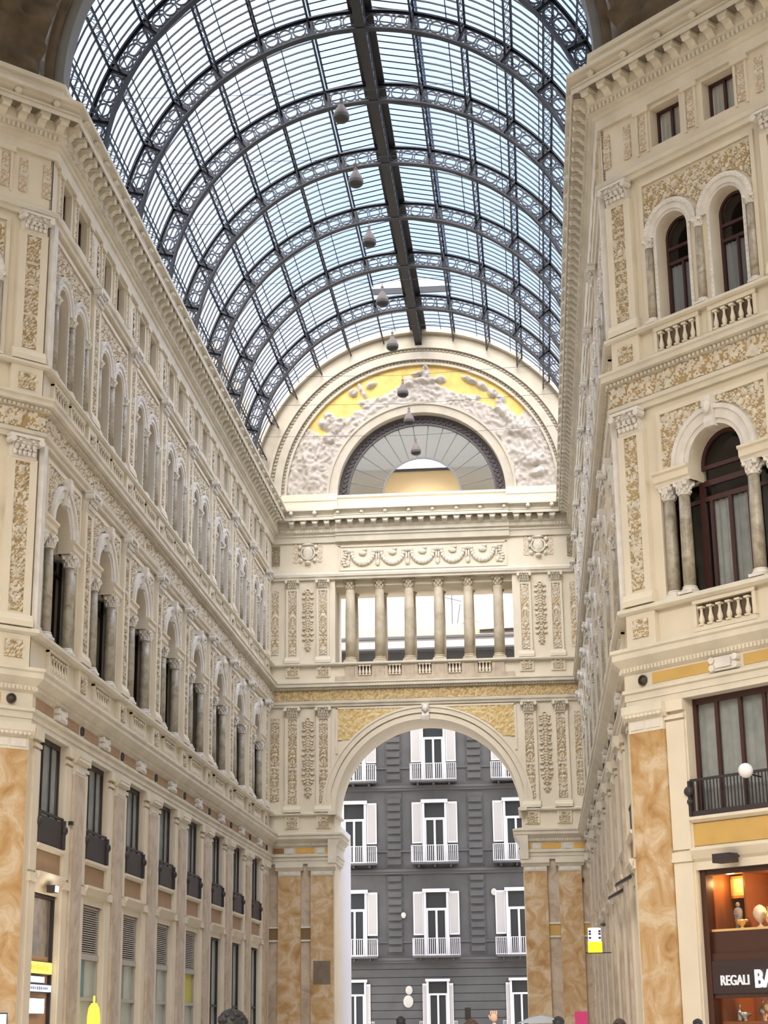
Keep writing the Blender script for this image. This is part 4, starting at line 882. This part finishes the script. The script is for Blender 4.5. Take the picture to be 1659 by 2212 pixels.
b = quad(-1.25, 1.25, 3.55, 4.78, -.25); b2 = quad(-1.25, 1.25, 0, 2.05, -.25); b.add(b2.v, b2.f); inst('window_pane', b.mesh('window_pane', glass('shop_glass', (.9, .9, .9), .05)), e)
sg_ = link('shop_sign', None); sg_.matrix_world = wm(3.08, -.12, 0); tag(sg_, 'dark shop sign board with glowing white letters REGALI BA', 'sign')
b = MB(); b.box(-1.2, 1.2, -.02, .02, 2.15, 2.85); inst('sign_board', b.mesh('sign_board', mat('sign_board', (.035, .02, .02), .4)), sg_)
for tx, x, z, s_, m_ in (('REGALI', -.97, 2.33, .30, emit('grey_lit_letter', (.8, .76, .72), .75)), ('BA', -.02, 2.27, .52, LITW)):
    c = bpy.data.curves.new('letters', 'FONT'); c.body = tx; c.size = s_; c.extrude = .015; c.offset = .012 if tx == 'BA' else .004; c.materials.append(m_)
    tmp = bpy.data.objects.new('tmp', c); me_ = bpy.data.meshes.new_from_object(tmp); bpy.data.objects.remove(tmp); q = bpy.data.objects.new('lettering', me_); COL.objects.link(q); q.parent = sg_; q.location = (x, -.04, z); q.rotation_euler = (PI/2, 0, 0)
    q.scale = (.84, 1, 1)
def plight(name, wall, x, o, z, e_, col, r=.08):
    l = bpy.data.lights.new(name, 'POINT'); l.energy = e_; l.color = col; l.shadow_soft_size = r; q = bpy.data.objects.new(name, l); COL.objects.link(q); q.matrix_world = wmat(wall, x, o, z)
plight('shop_light', 'cr', 3.5, -.8, 4.5, 45, (1, .66, .30)); plight('shop_light_low', 'cr', 3.3, -.8, 1.95, 70, (1, .62, .26)); plight('shop_light_left', 'cr', 2.1, -.7, 4.6, 14, (1, .6, .25))
GD = mat('gilt_metal', (.85, .58, .22), .25, .8); SLV = mat('silver_metal', (.6, .58, .55), .25, .8); PORC = mat('cream_porcelain', (.75, .68, .52), .3); BLK = mat('black_lacquer', (.02, .02, .02), .3)
def lathe_obj(prof, m_, name, n=18):
    b = MB(); b.lathe(prof, n=n); return b.mesh(name, m_, True)
vase = [(.05, 0), (.07, .02), (.04, .06), (.11, .16), (.12, .24), (.05, .36), (.035, .42), (.06, .46)]
globe_ = [(.08, 0), (.09, .03), (.03, .07), (.03, .12), (.1, .17), (.15, .26), (.16, .34), (.13, .44), (.06, .5), (.01, .52)]
bowl = [(.05, 0), (.06, .02), (.03, .05), (.12, .12), (.17, .2), (.16, .2), (.1, .12), (.01, .08)]
bottle = [(.07, 0), (.08, .02), (.08, .2), (.03, .28), (.03, .36), (.045, .38)]
items = [('framed_picture', None, 2.12, -1.0, 4.3, 'small gilt framed picture high on the shop wall', 'picture'),
 ('figurine', None, 2.25, -.7, 3.55, 'grey standing figurine on the upper shop shelf below the picture', 'figurine'),
 ('vase', (globe_, PORC), 2.82, -.75, 3.55, 'round cream porcelain jar on the upper shop shelf', 'vase'),
 ('vase', (vase, GD), 3.12, -.7, 3.55, 'gilt vase right of the round porcelain jar', 'vase'),
 ('vase', (bottle, BLK), 2.98, -1.1, 3.55, 'dark bottle behind the gilt vase on the upper shelf', 'bottle'),
 ('vase', (vase, PORC), 3.45, -.85, 3.55, 'pale slim vase at the middle of the upper shelf', 'vase'),
 ('vase', (globe_, GD), 3.75, -.8, 3.55, 'large gilt jar on the upper shelf near the picture edge', 'vase'),
 ('bowl', (bowl, GD), 2.5, -.5, 3.55, 'small gilt bowl at the foot of the porcelain jar', 'bowl'),
 ('vase', (bottle, SLV), 2.2, -.6, 1.55, 'tall silver bottle at the left of the lower display', 'bottle'),
 ('bowl', (bowl, SLV), 2.42, -.5, 1.55, 'silver bowl beside the tall silver bottle in the lower display', 'bowl'),
 ('vase', (vase, SLV), 2.66, -.85, 1.55, 'silver vase in the lower display', 'vase'),
 ('vase', (globe_, GD), 2.95, -.7, 1.55, 'gilt jar in the lower display left of the glowing bowls', 'vase'),
 ('bowl', (bowl, GD), 3.2, -.55, 1.55, 'first glowing gilt bowl in the lower display', 'bowl'),
 ('bowl', (bowl, GD), 3.58, -.5, 1.55, 'second glowing gilt bowl in the lower display', 'bowl'),
 ('vase', (vase, GD), 3.78, -.9, 1.55, 'gilt vase at the right of the lower display', 'vase')]
for nm, sp, x, o, z, lb, ct in items:
    if nm == 'framed_picture':
        b = MB(); b.box(-.2, .2, 0, .03, 0, .42, 1); b.box(-.24, -.18, 0, .05, -.04, .46); b.box(.18, .24, 0, .05, -.04, .46); b.box(-.24, .24, 0, .05, .4, .46); b.box(-.24, .24, 0, .05, -.04, .02)
        put(nm, b.mesh(nm, [GD, mat('yellow_landscape', (.85, .62, .25), .5, var=.5, vscale=6)]), 'cr', x, o, z, lb, ct)
    elif nm == 'figurine':
        b = MB(); b.lathe([(.09, 0), (.1, .04), (.08, .1), (.1, .3), (.12, .5), (.09, .58), (.03, .61)], n=12); b.ball((0, 0, .68), .06, .06, .075); b.tube((.08, -.02, .5), (.02, -.12, .36), .03); b.tube((-.08, -.02, .5), (-.03, -.12, .4), .03)
        b.v = [(v[0]*.85, v[1]*.85, v[2]*.8) for v in b.v]; put(nm, b.mesh(nm, mat('grey_ceramic', (.28, .27, .28), .35), True), 'cr', x, o, z, lb, ct)
    else: put(nm, lathe_obj(sp[0], sp[1], nm), 'cr', x, o, z, lb, ct)
# globe lamp, floodlight
b = MB(); b.ball((0, 0, 0), .165, .165, .165, 24, 16); g = put('globe_lamp', b.mesh('globe_lamp', mat('opal_glass', (.85, .85, .86), .25), True), 'cr', 3.78, .62, 6.86, 'white opal globe lamp before the mezzanine window railing on the right', 'lamp')
b = MB(); b.tube((0, .1, -.06), (0, .53, -.1), .02, 6); q = inst('lamp_arm', b.mesh('lamp_arm', IRONB), g)
b = MB(); b.box(-.24, .24, .1, .42, -.12, .08); b.box(-.2, .2, .0, .12, .0, .05); put('floodlight', b.mesh('floodlight', IRONB), 'cr', 2.85, .12, 5.06, 'dark floodlight above the lit shop window', 'floodlight')
# left wall shops
FW = mat('shop_front_frame', (.46, .44, .40), .5); SLAT = mat('grille_slat', (.50, .47, .43), .6); GL2 = mat('pale_shop_glass', (.50, .55, .48), .2, var=.15, vscale=2); TEAL = mat('teal_poster', (.16, .30, .30), .5); YP = mat('olive_yellow_poster', (.60, .56, .10), .6); BRZ = mat('brown_shop_interior', (.34, .22, .14), .6, var=.3, vscale=2)
for i, x in enumerate(BAYS['left']):
    ow = 1.21; e = link('door_%d' % (i+1), None); e.matrix_world = wmat('left', x, -.13, 0); tag(e, '%s shop front from the near corner on the left wall, %s' % (ORD[i], ['with lit signs', 'with slatted grille and teal poster', 'with slatted grille and pale glass', 'with slatted grille over two-part glass', 'with slatted grille and olive yellow poster', 'tall pale glass door', 'tall narrow pale glass door', 'last door beside the end wall'][i]), 'shop front', 'structure')
    fb = MB(); fb.box(-ow, -ow+.08, -.05, .05, 0, 4.87); fb.box(ow-.08, ow, -.05, .05, 0, 4.87); fb.box(-ow, ow, -.05, .05, 4.79, 4.87)
    if 1 <= i <= 4:
        fb.box(-ow, ow, -.05, .08, 3.4, 3.56); fb.box(-ow, ow, -.05, .06, 2.3, 2.4)
        gb = MB(); gb.box(-ow+.06, ow-.06, -.06, -.04, 3.56, 4.8, 1)
        for j in range(20): gb.box(-ow+.06, ow-.06, -.02, .03, 3.58+j*.061, 3.61+j*.061)
        inst('grille', gb.mesh('grille', [SLAT, DARK]), e)
        pb = MB(); pb.box(-ow+.06, 0.05, -.05, -.03, 2.4, 3.4, 0); pb.box(.05, ow-.06, -.05, -.03, 2.4, 3.4, 1); inst('poster', pb.mesh('poster', [[TEAL, mat('dark_green_glass', (.18, .22, .19), .3), mat('grey_green_glass', (.25, .27, .23), .3), YP][i-1], YP if i == 4 else GL2]), e)
        pb = quad(-ow+.06, ow-.06, 0, 2.3, -.04); inst('glass', pb.mesh('glass', GL2), e)
    elif i == 0:
        pb = quad(-ow+.06, ow-.06, 3.35, 4.8, -.04); inst('glass', pb.mesh('glass', mat('reflecting_shop_glass', (.30, .26, .22), .12, var=.5, vscale=3)), e)
        pb = quad(-ow+.06, ow-.06, 0, 3.35, -.04); inst('shop_panel', pb.mesh('shop_panel', mat('tan_shop_panel', (.55, .33, .18), .5)), e)
    else:
        fb.box(-ow, ow, -.05, .06, 2.3, 2.38); fb.box(-.04, .04, -.03, .04, 0, 4.8)
        pb = quad(-ow+.06, ow-.06, 0, 4.8, -.04); inst('glass', pb.mesh('glass', GL2), e)
    inst('door_frame', fb.mesh('door_frame', FW if 1 <= i <= 4 else IRONB), e)
for i, x in enumerate(BAYS['right']):
    e = link('door_%d' % (i+9), None); e.matrix_world = wmat('right', x, -.3, 0); tag(e, '%s shop door from the near corner on the right wall' % ORD[i], 'shop front', 'structure')
    fb = MB(); fb.box(-1.21, -1.13, -.05, .05, 0, 4.87); fb.box(1.13, 1.21, -.05, .05, 0, 4.87); fb.box(-1.21, 1.21, -.05, .05, 4.79, 4.87); inst('door_frame', fb.mesh('door_frame', IRONB), e); inst('glass', quad(-1.15, 1.15, 0, 4.8, -.04).mesh('glass', BRZ), e)
    if i < 2:
        b = MB(); b.ext([(0, 0), (.4, -.2), (.42, -.15), (.02, .08)], const(-.3), const(.3)); put('awning', b.mesh('awning', BLK), 'right', x, .1, 5.0, 'small dark awning over the %s shop door on the right wall' % ORD[i], 'awning', 'dark awnings on the right wall')
def sign(nm, x0, x1, z0, z1, o, m_, label, marks=0, mm=None):
    e = link(nm, None); e.matrix_world = wmat('left', (x0+x1)/2, o, (z0+z1)/2); tag(e, label, 'sign'); w_, h_ = (x1-x0)/2, (z1-z0)/2
    b = MB(); b.box(-w_, w_, -.05, 0, -h_, h_); inst('sign_face', b.mesh('sign_face', m_), e)
    b = MB(); b.box(-w_-.03, w_+.03, -.09, -.05, -h_-.03, h_+.03); inst('casing', b.mesh('casing', IRONB), e)
    if marks:
        b = MB(); rr = random.Random(marks)
        for j in range(marks):
            x = -w_*.75+j*w_*1.5/marks; hh = h_*(.25+.35*rr.random()); b.box(x, x+w_*.09, 0, .006, -hh, hh)
        inst('blurred_lettering', b.mesh('blurred_lettering', mm), e)
sign('yellow_sign', 42.7, 44.85, 2.92, 3.2, -.05, LITY, 'glowing yellow shop sign under the first shop window on the left wall', 9, emit('deep_yellow_mark', (.8, .55, .05), .9))  # lettering marks in a deeper yellow than the sign face
sign('arrow_sign', 42.65, 44.2, 2.7, 2.84, -.05, LITB, 'small white lit sign strip just below the glowing yellow sign')
sign('name_sign', 42.6, 44.85, 2.48, 2.64, -.05, LITB, 'long bluish white lit sign below the small white strip', 10, mat('grey_blue_mark', (.3, .33, .45), .6))
sign('lightbox_sign', 42.75, 44.1, 1.95, 2.3, .0, emit('hot_white', (1, .95, .88), 3), 'overexposed white light box lowest of the left shop signs')
b = MB(); b.box(-.16, .16, 0, .22, -.08, .1); b.box(-.14, .14, .2, .23, -.06, .08, 1); put('floodlight', b.mesh('floodlight', [IRONB, emit('flood_white', (1, .98, .92), 8)]), 'left', 43.6, .12, 4.98, 'switched-on white floodlight above the first left shop window', 'floodlight')
plight('flood_glow', 'left', 43.6, .5, 4.95, 8, (1, .95, .85)); plight('sign_glow', 'left', 43.5, .5, 4.4, 5, (1, .6, .25))
b = MB(); b.lathe([(.0, -.55), (.12, -.5), (.17, -.3), (.18, .1), (.15, .35), (.08, .48), (.0, .5)], n=16); b.tube((0, 0, .5), (0, 0, .68), .03, 6)
put('hanging_lantern', b.mesh('hanging_lantern', emit('lantern_yellow', (1, .72, .06), 1.25), True), 'left', 48.15, .25, 1.75, 'elongated glowing yellow lantern before the teal poster shop front', 'lamp')
b = MB(); b.box(-.18, .1, 0, .1, -.12, .2); b.box(-.15, .07, .1, .11, -.09, .17, 1); put('info_screen', b.mesh('info_screen', [IRONB, LITB]), 'cl', -.42, .25, 1.75, 'bright screen on the marble pier at the lower left corner', 'screen')
b = MB(); b.box(-.07, .07, 0, .16, -.05, .05); b.tube((0, 0, 0), (.0, .12, 0), .015, 5); put('security_camera', b.mesh('security_camera', BLK), 'left', 45.4, .05, 6.85, 'small black security camera on the first pier of the left wall', 'camera')
b = MB(); b.box(-.1, .1, 0, .12, -.09, .09); put('wall_speaker', b.mesh('wall_speaker', BLK), 'end', 7.1, .05, 7.85, 'small black box fixed high on the right end of the end wall', 'speaker')
# lit totem on the right wall
e = link('projecting_sign', None); e.matrix_world = Matrix.Translation((6.78, 55.4, 3.97)); tag(e, 'lit white and yellow drum sign sticking out of the right wall', 'sign')
b = MB(); b.lathe([(.2, -.0), (.2, .42)], n=16); inst('white_drum', b.mesh('white_drum', emit('drum_white', (1, 1, .95), 2)), e)
b = MB(); b.lathe([(.22, -.32), (.22, .0)], n=16); inst('yellow_drum', b.mesh('yellow_drum', emit('drum_yellow', (1, .85, .02), 1.2)), e)
b = MB(); [b.box(sx*.15-.04, sx*.15+.04, .14, .19, z, z+.07) for sx in (-1, 1) for z in (.08, .2, .28)]; inst('dark_blue_marks', b.mesh('dark_blue_marks', mat('navy', (.03, .03, .12), .5)), e)
b = MB(); b.tube((-.3, 0, -.33), (.5, 0, -.33), .02); b.ball((.28, 0, .52), .09, .09, .06); inst('bracket', b.mesh('bracket', IRONB), e)

# ------------------------------------------------------------------ people at the lower edge
def person(x, y, rz, hair_m, top_m, label, arm=False, h=1.74, bald=False):
    k = h/1.74
    e = link('person', None, loc=(x, y, 0), rz=rz); tag(e, label, 'person')
    me = bpy.data.meshes.new('body')
    hr = (.30, .12, 1.74) if arm else (.24, .03, .78); er = (.34, .02, 1.3) if arm else (.27, 0, 1.12)
    V = [(0, 0, .95), (0, 0, 1.18), (0, .01, 1.38), (0, .0, 1.47), (0, .015, 1.56), (0, .02, 1.66), (.1, 0, .9), (.11, .01, .5), (.11, -.01, .09), (.12, .12, .04), (-.1, 0, .9), (-.11, .01, .5), (-.11, -.01, .09), (-.12, .12, .04), (.19, 0, 1.4), er, hr, (-.19, 0, 1.4), (-.27, 0, 1.12), (-.24, .03, .86), (-.23, .05, .78)]
    E = [(0, 1), (1, 2), (2, 3), (3, 4), (4, 5), (0, 6), (6, 7), (7, 8), (8, 9), (0, 10), (10, 11), (11, 12), (12, 13), (2, 14), (14, 15), (15, 16), (2, 17), (17, 18), (18, 19), (19, 20)]
    r = [.14, .13, .15, .065, .085, .085, .09, .065, .045, .04, .09, .065, .045, .04, .065, .045, .032, .065, .045, .032, .03]
    me.from_pydata([tuple(c*k for c in v) for v in V], E, []); me.materials.append(mat('skin%d' % int(x*10+y), (.55, .36, .26), .6))
    o = link('body', me, e); m = o.modifiers.new('s', 'SKIN'); o.modifiers.new('u', 'SUBSURF').render_levels = 2
    for v, rr in zip(me.skin_vertices[0].data, r): v.radius = (rr*k, rr*k)
    me.skin_vertices[0].data[0].use_root = True
    b = MB(); b.lathe([(.15, .55), (.19, .9), (.17, 1.1), (.2, 1.34), (.17, 1.44), (.08, 1.49)], n=16); b.v = [(v[0]*1.15*k, v[1]*.82*k, v[2]*k) for v in b.v]; inst('jacket', b.mesh('jacket', top_m, True), e)
    b = MB(); rr = random.Random(int(x*7)); b.ball((0, -.02*k, 1.655*k), .098*k, .112*k, .12*k, 16, 10)
    for _ in range(60):
        a = rr.random()*2*PI; t = rr.random()*1.2; b.ball((.09*k*math.sin(t)*math.cos(a), (-.02+.1*math.sin(t)*math.sin(a))*k, (1.66+.105*math.cos(t))*k), .022, .022, .022, 6, 4)
    b.v = [v for v in b.v]; inst('hair', b.mesh('hair', hair_m, True), e)
    b = MB(); b.ball((0, .11*k, 1.6*k), .014, .02, .022, 8, 6); b.ball((.034, .1*k, 1.635*k), .012, .008, .008, 8, 6); b.ball((-.034, .1*k, 1.635*k), .012, .008, .008, 8, 6); inst('face', b.mesh('face', me.materials[0]), e)
    if arm:
        b = MB(); hx, hy, hz = [c*k for c in hr]; b.ball((hx, hy, hz+.05), .045, .02, .05, 10, 8)
        for f in range(4): fx = hx-.035+f*.023; b.tube((fx, hy, hz+.08), (fx, hy+.02, hz+.13-.006*abs(f-1.5)), .0095, 6); b.tube((fx, hy+.02, hz+.13), (fx, hy+.045, hz+.12), .009, 6)
        b.tube((hx-.04, hy, hz+.03), (hx-.06, hy+.03, hz+.08), .011, 6); inst('hand', b.mesh('hand', me.materials[0], True), e)
    return e
BH = mat('black_hair', (.008, .008, .009), .6); BRH = mat('brown_hair', (.04, .02, .012), .6)
J = [mat('navy_jacket', (.03, .04, .09), .8), mat('grey_jacket', (.2, .2, .2), .8), mat('olive_jacket', (.12, .12, .06), .8), mat('pink_jacket', (.55, .12, .2), .8)]
def ground_px(px, py, h):   # stand a person of height h so the crown meets this ray
    d = ray(px, py); t = (h-1.6)/d.z; return 5.0761+d.x*t, d.y*t
def person_at(px, py, dist, *a, **kw):
    d = ray(px, py); t = dist/d.y; z = 1.6+d.z*t; return person(5.0761+d.x*t, dist, kw.pop('rz', 0), *a, h=z/1.005, **kw)
person_at(503, 2191, 11, BH, J[0], 'person with curly black hair, only the crown showing at the bottom edge')
person_at(1018, 2207, 22, BRH, J[1], 'person holding up a black phone below the great arch', arm=True)
person_at(866, 2199, 36, BH, J[0], 'person in a dark blue top far off below the great arch')
person_at(1206, 2200, 28, BH, J[3], 'black-haired person before the right piers of the end wall')
person_at(1338, 2205, 26, BRH, J[2], 'brown-haired person near the foot of the right wall')
person_at(1507, 2205, 30, BH, J[1], 'dark-haired person below the lit shop window on the right')
d = ray(1010, 2190); t = 21.9/d.y
b = MB(); b.box(-.038, .038, -.005, .005, -.075, .075); b.ball((.02, -.006, .05), .008, .004, .008, 8, 5)
o = link('phone', b.mesh('phone', BLK), loc=(5.0761+d.x*t, 22.0, 1.6+d.z*t)); tag(o, 'black phone held up by the person below the great arch', 'phone')
b = MB(); b.box(-.17, .17, -.02, .02, 1.45, 1.85); b.box(-.02, .02, -.02, .02, 0, 1.5); o = link('placard', b.mesh('placard', mat('magenta_board', (.65, .04, .2), .5)), loc=(6.1, 48, 0)); tag(o, 'small magenta board on a post before the right wall', 'sign')
b = MB(); b.lathe([(.9, 1.55), (.5, 1.72), (.04, 1.82)], n=12); b.tube((0, 0, 0), (0, 0, 1.8), .03, 6); o = link('parasol', b.mesh('parasol', mat('grey_white_cloth', (.6, .62, .62), .8)), loc=(5.0, 66, 0)); tag(o, 'pale parasol top at the foot of the right piers', 'parasol')
for o in list(bpy.data.objects):
    if o.type == 'EMPTY': o.empty_display_size = .1
